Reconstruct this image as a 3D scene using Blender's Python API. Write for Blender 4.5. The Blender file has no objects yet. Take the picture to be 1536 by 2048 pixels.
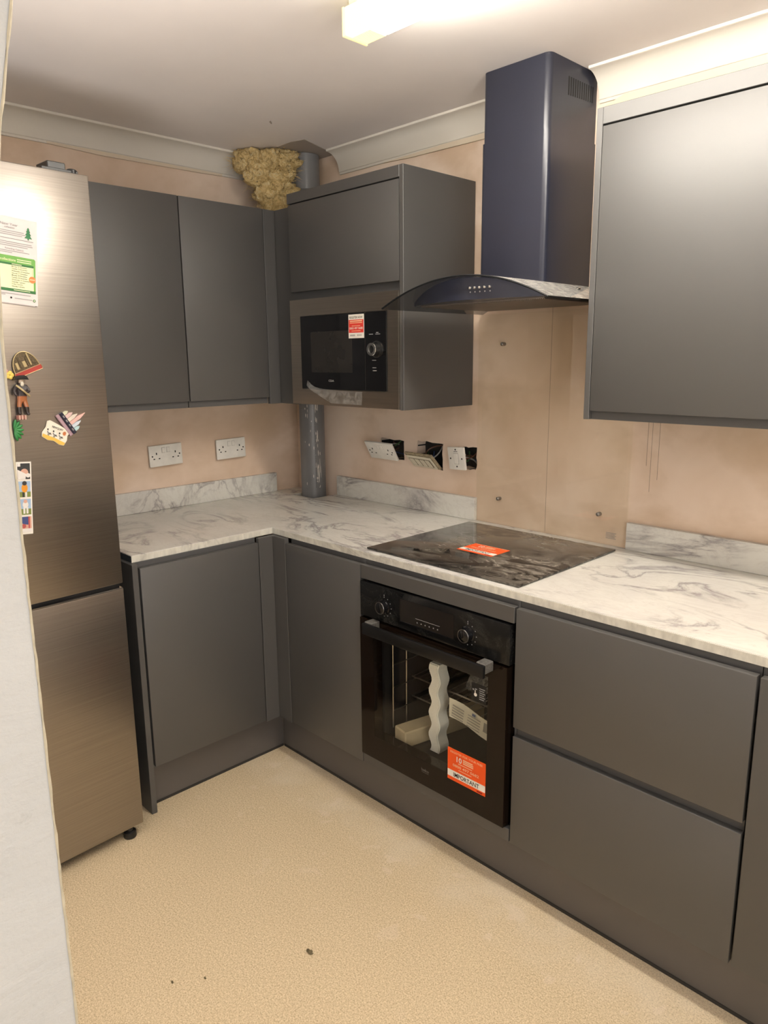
import bpy, bmesh, math, random
from mathutils import Vector, Matrix, noise
random.seed(7)
S = bpy.context.scene
C = S.collection
PI = math.pi

# ------------------------------------------------------------------ camera
def look(yaw, pitch, roll):
    f = Vector((-math.sin(yaw)*math.cos(pitch), math.cos(yaw)*math.cos(pitch), math.sin(pitch)))
    r = f.cross(Vector((0, 0, 1))).normalized(); u = r.cross(f)
    r2 = r*math.cos(roll)+u*math.sin(roll); u2 = -r*math.sin(roll)+u*math.cos(roll)
    return Matrix((r2, u2, -f)).transposed().to_4x4()
cam = bpy.data.cameras.new('camera'); camo = bpy.data.objects.new('camera', cam); C.objects.link(camo)
cam.sensor_fit = 'VERTICAL'; cam.sensor_height = 32.0; cam.lens = 1466.29/2048*32
cam.clip_start = 0.02
camo.matrix_world = Matrix.Translation((2.7724, -2.1440, 1.4946)) @ look(0.79646, -0.20787, -0.009476)
S.camera = camo

# ------------------------------------------------------------------ world, lights, exposure
w = bpy.data.worlds.new('world'); S.world = w; w.use_nodes = True
w.node_tree.nodes['Background'].inputs[0].default_value = (.5, .5, .55, 1)
w.node_tree.nodes['Background'].inputs[1].default_value = 0.05
S.view_settings.view_transform = 'Standard'; S.view_settings.look = 'None'
S.view_settings.gamma = 1; S.view_settings.use_curve_mapping = False
S.view_settings.exposure = 0.32
TUBE = 40.0
def area(name, loc, rot, sx, sy, power, col):
    l = bpy.data.lights.new(name, 'AREA'); l.shape = 'RECTANGLE'; l.size = sx; l.size_y = sy
    l.energy = power; l.color = col
    o = bpy.data.objects.new(name, l); C.objects.link(o); o.location = loc; o.rotation_euler = rot
    return o
# unseen fill panel added for the hall light from behind the photographer
area('hall_fill', (3.93, -2.30, 1.15), (0, PI/2, 0), 1.3, 1.1, 22, (1, .97, .95))
# unseen fill light added behind the stub wall to brighten the ceiling
area('ceiling_fill', (1.80, -2.30, 1.05), (PI, 0, 0), .5, .5, 27, (1, .95, .92)).data.spread = math.radians(150)

# ------------------------------------------------------------------ helpers
def T(name, label, cat, loc=(0, 0, 0), rotz=0, group=None, rot=None):
    o = bpy.data.objects.new(name, None); C.objects.link(o)
    o.empty_display_size = .05
    o.location = loc; o.rotation_euler = rot if rot else (0, 0, rotz)
    o['label'] = label; o['category'] = cat
    if group: o['group'] = group
    return o
def tag(o, label, cat, group=None):
    o['label'] = label; o['category'] = cat
    if group: o['group'] = group
    return o
def wmat(o):
    m = Matrix.LocRotScale(o.location, o.rotation_euler, o.scale)
    return wmat(o.parent) @ m if o.parent else m
def P(name, bm, mat, parent=None, local=False, smooth=False, label=None, kind=None, auto=None):
    """link a bmesh as one object; its vertices are in world space, or (local) in the parent's frame"""
    if parent is not None and not local:
        bm.transform(wmat(parent).inverted())
    # own origin at the centre of its base
    vs = [v.co for v in bm.verts]
    c = Vector([(min(v[i] for v in vs)+max(v[i] for v in vs))/2 for i in range(3)])
    c.z = min(v.z for v in vs)
    bmesh.ops.translate(bm, verts=bm.verts, vec=-c)
    me = bpy.data.meshes.new(name); 
    if smooth:
        for f in bm.faces: f.smooth = True
        for e in bm.edges:
            if len(e.link_faces) == 2 and e.calc_face_angle(0) > (auto or .7): e.smooth = False
    bm.to_mesh(me); bm.free()
    o = bpy.data.objects.new(name, me); C.objects.link(o)
    o.location = c
    if parent is not None: o.parent = parent
    if mat is not None:
        for m in (mat if isinstance(mat, (list, tuple)) else [mat]): me.materials.append(m)
    if label: o['label'] = label
    if kind: o['kind'] = kind
    return o
def struct(name, bm, mat, **k): return P(name, bm, mat, None, kind='structure', **k)
def N(): return bmesh.new()
def box(bm, x0, x1, y0, y1, z0, z1, bev=0, seg=1, mi=0):
    x0, x1 = sorted((x0, x1)); y0, y1 = sorted((y0, y1)); z0, z1 = sorted((z0, z1))
    v = [bm.verts.new((x, y, z)) for x in (x0, x1) for y in (y0, y1) for z in (z0, z1)]
    fs = [bm.faces.new([v[i] for i in q]) for q in ((0,1,3,2),(4,6,7,5),(0,4,5,1),(2,3,7,6),(0,2,6,4),(1,5,7,3))]
    for f in fs: f.material_index = mi
    if bev:
        es = list({e for f in fs for e in f.edges})
        bmesh.ops.bevel(bm, geom=es, offset=bev, segments=seg, affect='EDGES', profile=.5)
    return bm
def B(*a, **k): return box(N(), *a, **k)
def prism(bm, pts, a0, a1, axis='z', bev=0):
    """extrude a 2D outline along an axis; pts are (x,y) for z, (x,z) for y, (y,z) for x"""
    def co(p, a): return (p[0], p[1], a) if axis == 'z' else (p[0], a, p[1]) if axis == 'y' else (a, p[0], p[1])
    b = [bm.verts.new(co(p, a0)) for p in pts]; t = [bm.verts.new(co(p, a1)) for p in pts]
    n = len(pts); fs = []
    fs.append(bm.faces.new(b)); fs.append(bm.faces.new(t))
    for i in range(n): fs.append(bm.faces.new((b[i], b[(i+1) % n], t[(i+1) % n], t[i])))
    bmesh.ops.recalc_face_normals(bm, faces=fs)
    if bev: bmesh.ops.bevel(bm, geom=list(set(fs[0].edges) | set(fs[1].edges)), offset=bev, segments=2, affect='EDGES')
    return bm
def tube(bm, pts, r, seg=8, cap=True):
    pts = [Vector(p) for p in pts]; rings = []
    rr = r if isinstance(r, (list, tuple)) else [r]*len(pts)
    up = None
    for i, p in enumerate(pts):
        d = (pts[min(i+1, len(pts)-1)]-pts[max(i-1, 0)]).normalized()
        if up is None: up = d.orthogonal().normalized()
        up = (up-d*up.dot(d)).normalized(); s = d.cross(up)
        rings.append([bm.verts.new(p+(up*math.cos(2*PI*k/seg)+s*math.sin(2*PI*k/seg))*rr[i]) for k in range(seg)])
    for a, b in zip(rings, rings[1:]):
        for k in range(seg): bm.faces.new((a[k], a[(k+1) % seg], b[(k+1) % seg], b[k]))
    if cap: bm.faces.new(rings[0][::-1]); bm.faces.new(rings[-1])
    bmesh.ops.recalc_face_normals(bm, faces=bm.faces)
    return bm
def lathe(bm, prof, M, seg=32):
    """revolve (radius, height) about local z, placed by matrix M"""
    rings = []
    for r, h in prof:
        rings.append([bm.verts.new(M @ Vector((r*math.cos(2*PI*k/seg), r*math.sin(2*PI*k/seg), h))) for k in range(seg)] if r > 1e-6 else [bm.verts.new(M @ Vector((0, 0, h)))])
    for a, b in zip(rings, rings[1:]):
        for k in range(seg):
            q = [a[k % len(a)], a[(k+1) % len(a)], b[(k+1) % len(b)], b[k % len(b)]]
            q = list(dict.fromkeys(q))
            if len(q) > 2: bm.faces.new(q)
    bmesh.ops.recalc_face_normals(bm, faces=bm.faces)
    return bm
def axisM(o, z):
    z = Vector(z).normalized(); x = z.orthogonal().normalized(); y = z.cross(x)
    return Matrix.Translation(o) @ Matrix((x, y, z)).transposed().to_4x4()
def ball(bm, c, r, sx=1, sy=1, sz=1, sub=2):
    bmesh.ops.create_icosphere(bm, subdivisions=sub, radius=1, matrix=Matrix.Translation(c) @ Matrix.Diagonal((r*sx, r*sy, r*sz, 1)))
    return bm

class Flat:
    """flat print on a real flat surface: O + u*U + v*V, each layer lifted along Nn"""
    def __init__(s, O, U, V, Nn, parent, local=False):
        s.O, s.U, s.V, s.N = Vector(O), Vector(U).normalized(), Vector(V).normalized(), Vector(Nn).normalized()
        s.parent, s.local = parent, local; s.d = {}
    def pt(s, u, v, h): return s.O+s.U*u+s.V*v+s.N*h
    def bm(s, mat):
        if mat.name not in s.d: s.d[mat.name] = (N(), mat)
        return s.d[mat.name][0]
    def poly(s, pts, mat, lay=1):
        b = s.bm(mat); f = b.faces.new([b.verts.new(s.pt(u, v, lay*.00035)) for u, v in pts])
        f.normal_update()
        if f.normal.dot(s.N) < 0: f.normal_flip()
    def rect(s, u0, v0, u1, v1, mat, lay=1): s.poly([(u0, v0), (u1, v0), (u1, v1), (u0, v1)], mat, lay)
    def disc(s, u, v, r, mat, lay=1, n=16, ry=None, a0=0, a1=2*PI):
        s.poly([(u+r*math.cos(a0+(a1-a0)*k/n), v+(ry or r)*math.sin(a0+(a1-a0)*k/n)) for k in range(n)], mat, lay)
    def text(s, t, u, v, h, mat, lay=2, al='LEFT', bold=0, width=None):
        cu = bpy.data.curves.new('lettering', 'FONT'); cu.body = t; cu.size = h*1.4; cu.align_x = al; cu.offset = bold*h
        cu.resolution_u = 2
        o = bpy.data.objects.new('lettering', cu); C.objects.link(o)
        me = o.to_mesh(); b = s.bm(mat); n0 = len(b.verts)
        xs = [q.co.x for q in me.vertices] or [0]
        k = 1
        if width: k = width/max(max(xs)-min(xs), 1e-6)
        vs = [b.verts.new(s.pt(u+q.co.x*k, v+q.co.y, lay*.00035)) for q in me.vertices]
        for p in me.polygons:
            try:
                f = b.faces.new([vs[i] for i in p.vertices]); f.normal_update()
                if f.normal.dot(s.N) < 0: f.normal_flip()
            except ValueError: pass
        o.to_mesh_clear(); bpy.data.objects.remove(o); bpy.data.curves.remove(cu)
    def done(s, name='printing'):
        r = []
        for b, m in s.d.values():
            if b.verts: r.append(P(name, b, m, s.parent, local=s.local, kind='stuff' if len(b.faces) > 1 else None))
        return r

# ------------------------------------------------------------------ materials
class G:
    def __init__(s, name):
        s.m = bpy.data.materials.new(name); s.m.use_nodes = True; s.t = s.m.node_tree
        s.t.nodes.clear(); s.out = s.n('ShaderNodeOutputMaterial'); s.co = None
    def n(s, k, **kw):
        x = s.t.nodes.new(k)
        for a, b in kw.items(): setattr(x, a, b)
        return x
    def l(s, a, b): s.t.links.new(a, b)
    def coord(s):
        if not s.co: s.co = s.n('ShaderNodeNewGeometry').outputs['Position']
        return s.co
    def objc(s): return s.n('ShaderNodeTexCoord').outputs['Object']
    def map(s, scale=(1, 1, 1), rot=(0, 0, 0), src=None):
        m = s.n('ShaderNodeMapping'); m.inputs['Scale'].default_value = scale; m.inputs['Rotation'].default_value = rot
        s.l(src or s.coord(), m.inputs[0]); return m.outputs[0]
    def noise(s, vec, scale, detail=4, rough=.55, dist=0):
        x = s.n('ShaderNodeTexNoise'); x.inputs['Scale'].default_value = scale; x.inputs['Detail'].default_value = detail
        x.inputs['Roughness'].default_value = rough; x.inputs['Distortion'].default_value = dist
        s.l(vec, x.inputs['Vector']); return x.outputs['Fac']
    def ramp(s, fac, stops, interp='LINEAR'):
        r = s.n('ShaderNodeValToRGB'); r.color_ramp.interpolation = interp
        e = r.color_ramp.elements
        while len(e) < len(stops): e.new(.5)
        for x, (p, c) in zip(e, stops):
            x.position = p; x.color = c if len(c) == 4 else (*c, 1)
        s.l(fac, r.inputs[0]); return r.outputs[0]
    def mix(s, fac, a, b, mode='MIX'):
        x = s.n('ShaderNodeMix', data_type='RGBA', blend_type=mode)
        for i, q in ((0, fac), (6, a), (7, b)):
            if isinstance(q, (int, float)): x.inputs[i].default_value = q
            elif isinstance(q, tuple): x.inputs[i].default_value = (*q, 1) if len(q) == 3 else q
            else: s.l(q, x.inputs[i])
        return x.outputs[2]
    def math(s, op, a, b=0.0):
        x = s.n('ShaderNodeMath', operation=op)
        for i, q in ((0, a), (1, b)):
            if isinstance(q, (int, float)): x.inputs[i].default_value = q
            else: s.l(q, x.inputs[i])
        return x.outputs[0]
    def bsdf(s, col, rough=.5, metal=0, spec=.5, bump=None, bstr=.1, bdist=.01, **kw):
        p = s.n('ShaderNodeBsdfPrincipled')
        def st(i, q):
            if isinstance(q, tuple): p.inputs[i].default_value = (*q, 1) if len(q) == 3 else q
            elif isinstance(q, (int, float)): p.inputs[i].default_value = q
            else: s.l(q, p.inputs[i])
        st('Base Color', col); st('Roughness', rough); st('Metallic', metal); st('Specular IOR Level', spec)
        for k, q in kw.items(): st(k, q)
        if bump is not None:
            b = s.n('ShaderNodeBump'); b.inputs['Strength'].default_value = bstr; b.inputs['Distance'].default_value = bdist
            s.l(bump, b.inputs['Height']); s.l(b.outputs[0], p.inputs['Normal'])
        s.l(p.outputs[0], s.out.inputs[0]); return s.m
def plain(name, col, rough=.5, metal=0, spec=.5, var=.06, vs=30, bump=0, **kw):
    g = G(name); f = g.noise(g.coord(), vs, 3)
    lo = tuple(c*(1-var) for c in col); hi = tuple(min(1, c*(1+var)) for c in col)
    c = g.ramp(f, [(.3, lo), (.7, hi)])
    return g.bsdf(c, rough, metal, spec, bump=f if bump else None, bstr=bump, bdist=.003, **kw)

def m_cab(name='graphite_matt', col=(.063, .061, .058)):
    g = G(name); f = g.noise(g.coord(), 2.2, 3); s = g.noise(g.coord(), 900, 2)
    c = g.ramp(f, [(.3, tuple(q*.96 for q in col)), (.7, tuple(q*1.04 for q in col))])
    r = g.math('ADD', g.math('MULTIPLY', f, .08), .46)
    return g.bsdf(c, r, 0, .95, bump=s, bstr=.04, bdist=.0006)
CAB = m_cab()
CAB_RAIL = m_cab('graphite_handle_rail', (.060, .060, .060))
CARC = plain('carcass_grey', (.10, .10, .10), .6)
PLINTH = m_cab('graphite_plinth', (.082, .074, .069))

def m_marble(edge=False):
    g = G('marble_laminate_edge' if edge else 'marble_laminate')
    v = g.map((1, 1, 1), (0, 0, .5))
    warp = g.noise(v, 2.2, 6, .6, .6)
    sv = g.map((.55, 1.5, 1.0), (0, 0, -.75))
    n1 = g.noise(sv, 3.4, 9, .62, 1.6)
    v1 = g.ramp(g.math('ABSOLUTE', g.math('SUBTRACT', n1, .5)), [(0, (1, 1, 1)), (.012, (.6, .6, .6)), (.05, (0, 0, 0))])
    msk = g.ramp(g.noise(v, 3.1, 3), [(.42, (0, 0, 0)), (.58, (1, 1, 1))])
    vein = g.mix(1.0, v1, msk, 'MULTIPLY')
    n2 = g.noise(sv, 9, 8, .7, 2.2)
    v2 = g.ramp(g.math('ABSOLUTE', g.math('SUBTRACT', n2, .48)), [(0, (1, 1, 1)), (.02, (.3, .3, .3)), (.06, (0, 0, 0))])
    c0 = g.ramp(warp, [(.25, (.61, .60, .57)), (.5, (.73, .72, .66)), (.75, (.79, .78, .73))])
    c1 = g.mix(g.math('MULTIPLY', vein, .85), c0, (.24, .215, .22))
    c2 = g.mix(g.math('MULTIPLY', v2, .22), c1, (.42, .37, .32))
    cl = g.ramp(g.noise(sv, 1.7, 5), [(.5, (0, 0, 0)), (.75, (1, 1, 1))])
    c3 = g.mix(g.math('MULTIPLY', cl, .42), c2, (.47, .43, .42))
    if edge:
        st = g.noise(g.map((60, 60, 20), (0, .6, .6)), 1.0, 4)
        c3 = g.mix(.6, c3, g.ramp(st, [(.35, (.46, .44, .36)), (.65, (.70, .67, .56))]))
    return g.bsdf(c3, .22 if not edge else .4, 0, .5, bump=n2, bstr=.03, bdist=.002)
MARBLE = m_marble(); MARBLE_E = m_marble(True)
WT_END = plain('shaded_worktop_end', (.045, .055, .065), .6)  # left end face lies in shadow; that shade is put into this dark colour

def m_plaster():
    g = G('bare_pink_plaster'); p = g.coord()
    a = g.noise(p, 1.1, 5, .6, .4); b = g.noise(g.map((1, 1, 1.5)), 2.6, 5, .55, .3); d = g.noise(p, 60, 4)
    c = g.ramp(a, [(.30, (.68, .51, .37)), (.5, (.82, .66, .53)), (.70, (.90, .77, .65))])
    c = g.mix(g.math('MULTIPLY', g.ramp(b, [(.47, (0, 0, 0)), (.66, (1, 1, 1))]), .75), c, (.62, .455, .31))
    # a straight board joint: a slightly browner skim band
    sx = g.n('ShaderNodeSeparateXYZ'); g.l(p, sx.inputs[0])
    z = g.math('ADD', sx.outputs[2], g.math('MULTIPLY', g.noise(p, 5, 3), .03))
    band = g.ramp(z, [(0, (0, 0, 0)), (1, (0, 0, 0))])
    mr = g.n('ShaderNodeMapRange'); mr.inputs[1].default_value = 1.18; mr.inputs[2].default_value = 1.26; g.l(z, mr.inputs[0])
    mr2 = g.n('ShaderNodeMapRange'); mr2.inputs[1].default_value = 1.40; mr2.inputs[2].default_value = 1.42; mr2.inputs[3].default_value = 1; mr2.inputs[4].default_value = 0; g.l(z, mr2.inputs[0])
    bm_ = g.math('MULTIPLY', g.math('MULTIPLY', mr.outputs[0], mr2.outputs[0]), g.ramp(b, [(.35, (.1, .1, .1)), (.6, (1, 1, 1))]))
    c = g.mix(g.math('MULTIPLY', bm_, .32), c, (.52, .39, .26))
    return g.bsdf(c, .62, 0, .35, bump=g.math('ADD', a, g.math('MULTIPLY', d, .15)), bstr=.12, bdist=.01)
PLASTER = m_plaster()
def m_paint(name, col, sc=2.0, bs=.06):
    g = G(name); a = g.noise(g.coord(), sc, 4); d = g.noise(g.coord(), 90, 4)
    c = g.ramp(a, [(.3, tuple(q*.95 for q in col)), (.7, tuple(min(1, q*1.03) for q in col))])
    return g.bsdf(c, .6, 0, .3, bump=d, bstr=bs, bdist=.003)
CEIL = m_paint('ceiling_paint', (.84, .79, .755))
COVE = m_paint('coving_paint', (.74, .70, .62))
COVE_STAIN = m_paint('coving_filler', (.72, .62, .48))
WHITEWALL = m_paint('white_wall_paint', (.72, .69, .63))
HALLWALL = m_paint('hall_wall_paint', (.74, .70, .65))
def m_near():
    g = G('rough_white_wall'); p = g.coord()
    a = g.noise(g.map((1, 1, 1.6)), 34, 6, .6); b = g.noise(p, 4, 3); d = g.noise(g.map((1, 1.2, 2.5), (.5, 0, 0)), 9, 5, .6, .8)
    c = g.ramp(b, [(.3, (.47, .475, .465)), (.7, (.53, .535, .525))])
    ch = g.ramp(d, [(.28, (.55, .55, .53)), (.33, (1, 1, 1))])
    c = g.mix(.35, c, ch, 'MULTIPLY')
    return g.bsdf(c, .55, 0, .4, bump=g.math('ADD', a, g.math('MULTIPLY', d, 1.0)), bstr=.6, bdist=.004)
NEAR = m_near()
BEAD = plain('cream_edge_bead', (.46, .41, .30), .6, var=.15, vs=60)
def m_floor():
    g = G('speckled_vinyl_floor'); p = g.coord()
    s = g.noise(p, 260, 3, .7); s2 = g.noise(p, 130, 3, .6); a = g.noise(p, 1.4, 4, .6)
    c = g.ramp(s, [(.32, (.34, .25, .14)), (.5, (.66, .53, .34)), (.68, (.86, .73, .52))])
    c = g.mix(.35, c, g.ramp(s2, [(.35, (.56, .44, .27)), (.65, (.80, .66, .45))]))
    c = g.mix(.35, c, g.ramp(a, [(.3, (.86, .84, .82)), (.7, (1, 1, 1))]), 'MULTIPLY')
    sx = g.n('ShaderNodeSeparateXYZ'); g.l(p, sx.inputs[0])
    yy = g.math('ADD', sx.outputs[1], g.math('MULTIPLY', g.noise(p, 3, 3), .05))
    mr = g.n('ShaderNodeMapRange'); mr.inputs[1].default_value = -.79; mr.inputs[2].default_value = -.72; g.l(yy, mr.inputs[0])
    wn = g.ramp(g.noise(p, 7, 4), [(.40, (.15, .15, .15)), (.65, (1, 1, 1))])
    c = g.mix(g.math('MULTIPLY', g.math('MULTIPLY', mr.outputs[0], wn), .35), c, (.78, .69, .55))
    # dried plaster splats, mostly along the run of units
    mr2 = g.n('ShaderNodeMapRange'); mr2.inputs[1].default_value = -1.25; mr2.inputs[2].default_value = -.80; g.l(sx.outputs[1], mr2.inputs[0])
    sp = g.ramp(g.noise(p, 11, 2, .5, .3), [(.655, (0, 0, 0)), (.675, (1, 1, 1))])
    c = g.mix(g.math('MULTIPLY', g.math('MULTIPLY', sp, mr2.outputs[0]), .28), c, (.80, .67, .54))
    return g.bsdf(c, .50, 0, .35, bump=s, bstr=.25, bdist=.001)
FLOOR = m_floor()

def m_steel(name, col, rough=.30, sc=(3, 3, 260), bs=.05):
    g = G(name); v = g.map(sc, src=g.objc()); f = g.noise(v, 1.0, 5, .6)
    big = g.noise(g.coord(), 2, 3)
    c = g.ramp(f, [(.3, tuple(q*.9 for q in col)), (.7, tuple(min(1, q*1.08) for q in col))])
    r = g.math('ADD', g.math('MULTIPLY', big, .08), rough-.04)
    return g.bsdf(c, r, 1.0, .5, bump=f, bstr=bs, bdist=.001)
FR_STEEL = m_steel('dark_brushed_steel', (.365, .33, .295), .36)
MW_STEEL = m_steel('brushed_steel_frame', (.46, .41, .35), .34, (3, 3, 240))
BLACKGL = plain('black_glass', (.006, .006, .007), .07, 0, .5)
BLACKPL = plain('black_plastic', (.012, .012, .012), .38)
BLACK = plain('deep_black', (.004, .004, .004), .7)
CHROME = plain('chrome', (.75, .74, .72), .12, 1.0, var=.02)
GREYMET = plain('grey_metal', (.35, .34, .32), .3, 1.0)
HOODM = plain('navy_black_enamel', (.021, .023, .036), .28, 0, .5, var=.05, vs=8)
HOODM.node_tree.nodes
WHITEPL = plain('white_plastic', (.80, .775, .71), .30)
CREAMPL = plain('cream_plastic', (.68, .63, .50), .35)
PIN = plain('socket_hole_black', (.012, .010, .008), .8)
PVC = plain('grey_soil_pipe_plastic', (.165, .165, .168), .35, var=.10, vs=6)
PVCS = plain('dry_plaster_splash', (.62, .58, .52), .8)
def thin_glass(name, tint, refl=1.0, rough=0.0, gl=(1, 1, 1), ior=1.5):
    g = G(name); t = g.n('ShaderNodeBsdfTransparent'); t.inputs[0].default_value = (*tint, 1)
    q = g.n('ShaderNodeBsdfGlossy'); q.inputs['Color'].default_value = (*gl, 1); q.inputs['Roughness'].default_value = rough
    f = g.n('ShaderNodeFresnel'); f.inputs[0].default_value = ior
    nz = g.noise(g.coord(), 12, 3)
    k = g.math('MULTIPLY', f.outputs[0], g.math('MULTIPLY', g.math('ADD', g.math('MULTIPLY', nz, .1), .95), refl))
    k = g.math('MULTIPLY', g.math('MINIMUM', k, 1.0), g.math('SUBTRACT', 1.0, g.n('ShaderNodeNewGeometry').outputs['Backfacing']))
    m = g.n('ShaderNodeMixShader'); g.l(k, m.inputs[0]); g.l(t.outputs[0], m.inputs[1]); g.l(q.outputs[0], m.inputs[2])
    g.l(m.outputs[0], g.out.inputs[0]); return g.m
SPLASH = thin_glass('clear_glass_splashback', (.988, .990, .975), 1.0)
def m_smoke():
    m = thin_glass('smoked_glass', (.60, .61, .63), 1.0, .02); t = m.node_tree; o = [x for x in t.nodes if x.type == 'OUTPUT_MATERIAL'][0]
    base = o.inputs[0].links[0].from_socket
    def nn(k, **q):
        x = t.nodes.new(k)
        for a, b in q.items(): setattr(x, a, b)
        return x
    ge = nn('ShaderNodeNewGeometry'); sp = nn('ShaderNodeSeparateXYZ'); t.links.new(ge.outputs['True Normal'], sp.inputs[0])
    up = nn('ShaderNodeMath', operation='GREATER_THAN'); up.inputs[1].default_value = .3; t.links.new(sp.outputs[2], up.inputs[0])
    fr = nn('ShaderNodeMath', operation='SUBTRACT'); fr.inputs[0].default_value = 1; t.links.new(ge.outputs['Backfacing'], fr.inputs[1])
    nz = nn('ShaderNodeTexNoise'); nz.inputs['Scale'].default_value = 55; nz.inputs['Detail'].default_value = 6; t.links.new(ge.outputs['Position'], nz.inputs['Vector'])
    lw = nn('ShaderNodeLayerWeight'); lw.inputs[0].default_value = .5
    pw = nn('ShaderNodeMath', operation='POWER'); pw.inputs[1].default_value = 3; t.links.new(lw.outputs['Facing'], pw.inputs[0])
    k = fr.outputs[0]
    for q in (up.outputs[0], nz.outputs['Fac'], pw.outputs[0]):
        mm = nn('ShaderNodeMath', operation='MULTIPLY'); t.links.new(k, mm.inputs[0]); t.links.new(q, mm.inputs[1]); k = mm.outputs[0]
    d = nn('ShaderNodeBsdfDiffuse'); d.inputs[0].default_value = (.55, .53, .49, 1)
    mx = nn('ShaderNodeMixShader'); t.links.new(k, mx.inputs[0]); t.links.new(base, mx.inputs[1]); t.links.new(d.outputs[0], mx.inputs[2])
    t.links.new(mx.outputs[0], o.inputs[0]); return m
SMOKE = m_smoke()      # smoked glass under a film of building dust
OVGL = thin_glass('oven_door_glass', (.95, .945, .92), .6)
def m_film(name, k):
    g = G(name); t = g.n('ShaderNodeBsdfTransparent'); t.inputs[0].default_value = (.93, .93, .93, 1)
    p = g.n('ShaderNodeBsdfPrincipled'); p.inputs['Base Color'].default_value = (.70, .69, .66, 1); p.inputs['Roughness'].default_value = .22
    f = g.ramp(g.noise(g.coord(), 42, 5, .6, 1.5), [(.35, (k*.5,)*3), (.65, (k*1.6,)*3)])
    m = g.n('ShaderNodeMixShader'); g.l(f, m.inputs[0]); g.l(t.outputs[0], m.inputs[1]); g.l(p.outputs[0], m.inputs[2]); g.l(m.outputs[0], g.out.inputs[0]); return g.m
FILM = m_film('clear_film', .17)
BAGM = m_film('clear_bag', .30)
def m_hob():
    g = G('smeared_black_ceramic'); p = g.coord()
    a = g.noise(g.map((1, 1.7, 1), (0, 0, .6)), 7, 7, .65, 2.5); b = g.noise(p, 3.2, 4, .5, .5); d = g.noise(p, 240, 2)
    sm = g.ramp(a, [(.42, (0, 0, 0)), (.60, (1, 1, 1))])
    sx = g.n('ShaderNodeSeparateXYZ'); g.l(p, sx.inputs[0])
    mr = g.n('ShaderNodeMapRange'); mr.inputs[1].default_value = 1.20; mr.inputs[2].default_value = 1.42; g.l(g.math('ADD', sx.outputs[0], g.math('MULTIPLY', b, .15)), mr.inputs[0])
    ms = g.math('MULTIPLY', g.math('MULTIPLY', sm, g.ramp(b, [(.3, (.15, .15, .15)), (.6, (1, 1, 1))])), g.math('ADD', g.math('MULTIPLY', mr.outputs[0], .9), .1))
    sp = g.ramp(g.noise(p, 95, 1), [(.74, (0, 0, 0)), (.78, (1, 1, 1))])
    c = g.mix(g.math('MULTIPLY', ms, .45), (.012, .010, .009), (.52, .46, .38))
    c = g.mix(g.math('MULTIPLY', sp, .35), c, (.6, .57, .5))
    r = g.math('ADD', g.math('MULTIPLY', ms, .38), .05)
    return g.bsdf(c, r, 0, .5)
HOBM = m_hob()
def m_dusty(name='dusty_black_enamel'):
    g = G(name); p = g.coord(); a = g.noise(p, 9, 6, .7, 1); d = g.noise(p, 420, 2)
    f = g.math('MULTIPLY', g.ramp(a, [(.48, (0, 0, 0)), (.72, (1, 1, 1))]), g.ramp(d, [(.4, (.2, .2, .2)), (.65, (1, 1, 1))]))
    c = g.mix(g.math('MULTIPLY', f, .10), (.008, .008, .008), (.5, .48, .42))
    return g.bsdf(c, g.math('ADD', g.math('MULTIPLY', f, .4), .12), 0, .2)
DUSTY = m_dusty()
ENAMEL = plain('oven_cavity_enamel', (.014, .014, .015), .3)
def ink(name, col, rough=.6): return plain(name, col, rough, 0, .2, var=.02)
ORANGE = ink('orange_sticker', (.86, .105, .018)); RED = ink('red_sticker', (.72, .055, .04))
WHITE = ink('white_print', (.85, .80, .72)); INK = ink('black_ink', (.02, .018, .016)); PALE = ink('pale_orange_ink', (.90, .50, .30))
GREY_INK = ink('grey_ink', (.28, .27, .26)); PAPER = ink('white_paper', (.64, .58, .55)); GREEN = ink('green_print', (.16, .36, .09)); DGREEN = ink('dark_green_print', (.05, .16, .06))
LYEL = ink('pale_green_panel', (.74, .74, .45)); TREE = ink('tree_green_print', (.05, .18, .08)); CORAL = ink('coral_print', (.62, .22, .08)); DIMW = ink('dim_white_print', (.32, .32, .32))
BRONZE = plain('aged_bronze', (.13, .10, .06), .4, .6, var=.4, vs=220); GOLD = plain('dull_gold', (.48, .38, .20), .4, .5)
FOAM = plain('white_polystyrene', (.93, .93, .86), .8, var=.04, vs=300, bump=.2)
CARD = plain('brown_cardboard', (.34, .23, .12), .8); CARD2 = plain('pale_foam_board', (.62, .52, .34), .8)
def m_wool():
    g = G('mineral_wool'); a = g.noise(g.coord(), 45, 6, .7, 1.5); b = g.noise(g.coord(), 260, 3)
    c = g.ramp(a, [(.25, (.46, .28, .10)), (.5, (.90, .67, .31)), (.75, (.97, .86, .56))])
    return g.bsdf(c, .95, 0, .1, bump=g.math('ADD', a, g.math('MULTIPLY', b, .4)), bstr=.9, bdist=.02)
WOOL = m_wool()
def emis(name, col, st):
    g = G(name); e = g.n('ShaderNodeEmission'); e.inputs[0].default_value = (*col, 1); e.inputs[1].default_value = st
    g.l(e.outputs[0], g.out.inputs[0]); return g.m
LIT = emis('lit_diffuser', (1.0, .935, .835), TUBE)
def m_endcap():
    g = G('yellowed_diffuser_end'); p = g.n('ShaderNodeBsdfPrincipled')
    p.inputs['Base Color'].default_value = (.80, .70, .32, 1); p.inputs['Roughness'].default_value = .4
    p.inputs['Emission Color'].default_value = (1, .86, .36, 1); p.inputs['Emission Strength'].default_value = .75
    g.l(p.outputs[0], g.out.inputs[0]); return g.m
LITEND = m_endcap()
LITDIM = emis('lit_diffuser_end', (1.0, .88, .50), 1.6)

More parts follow.
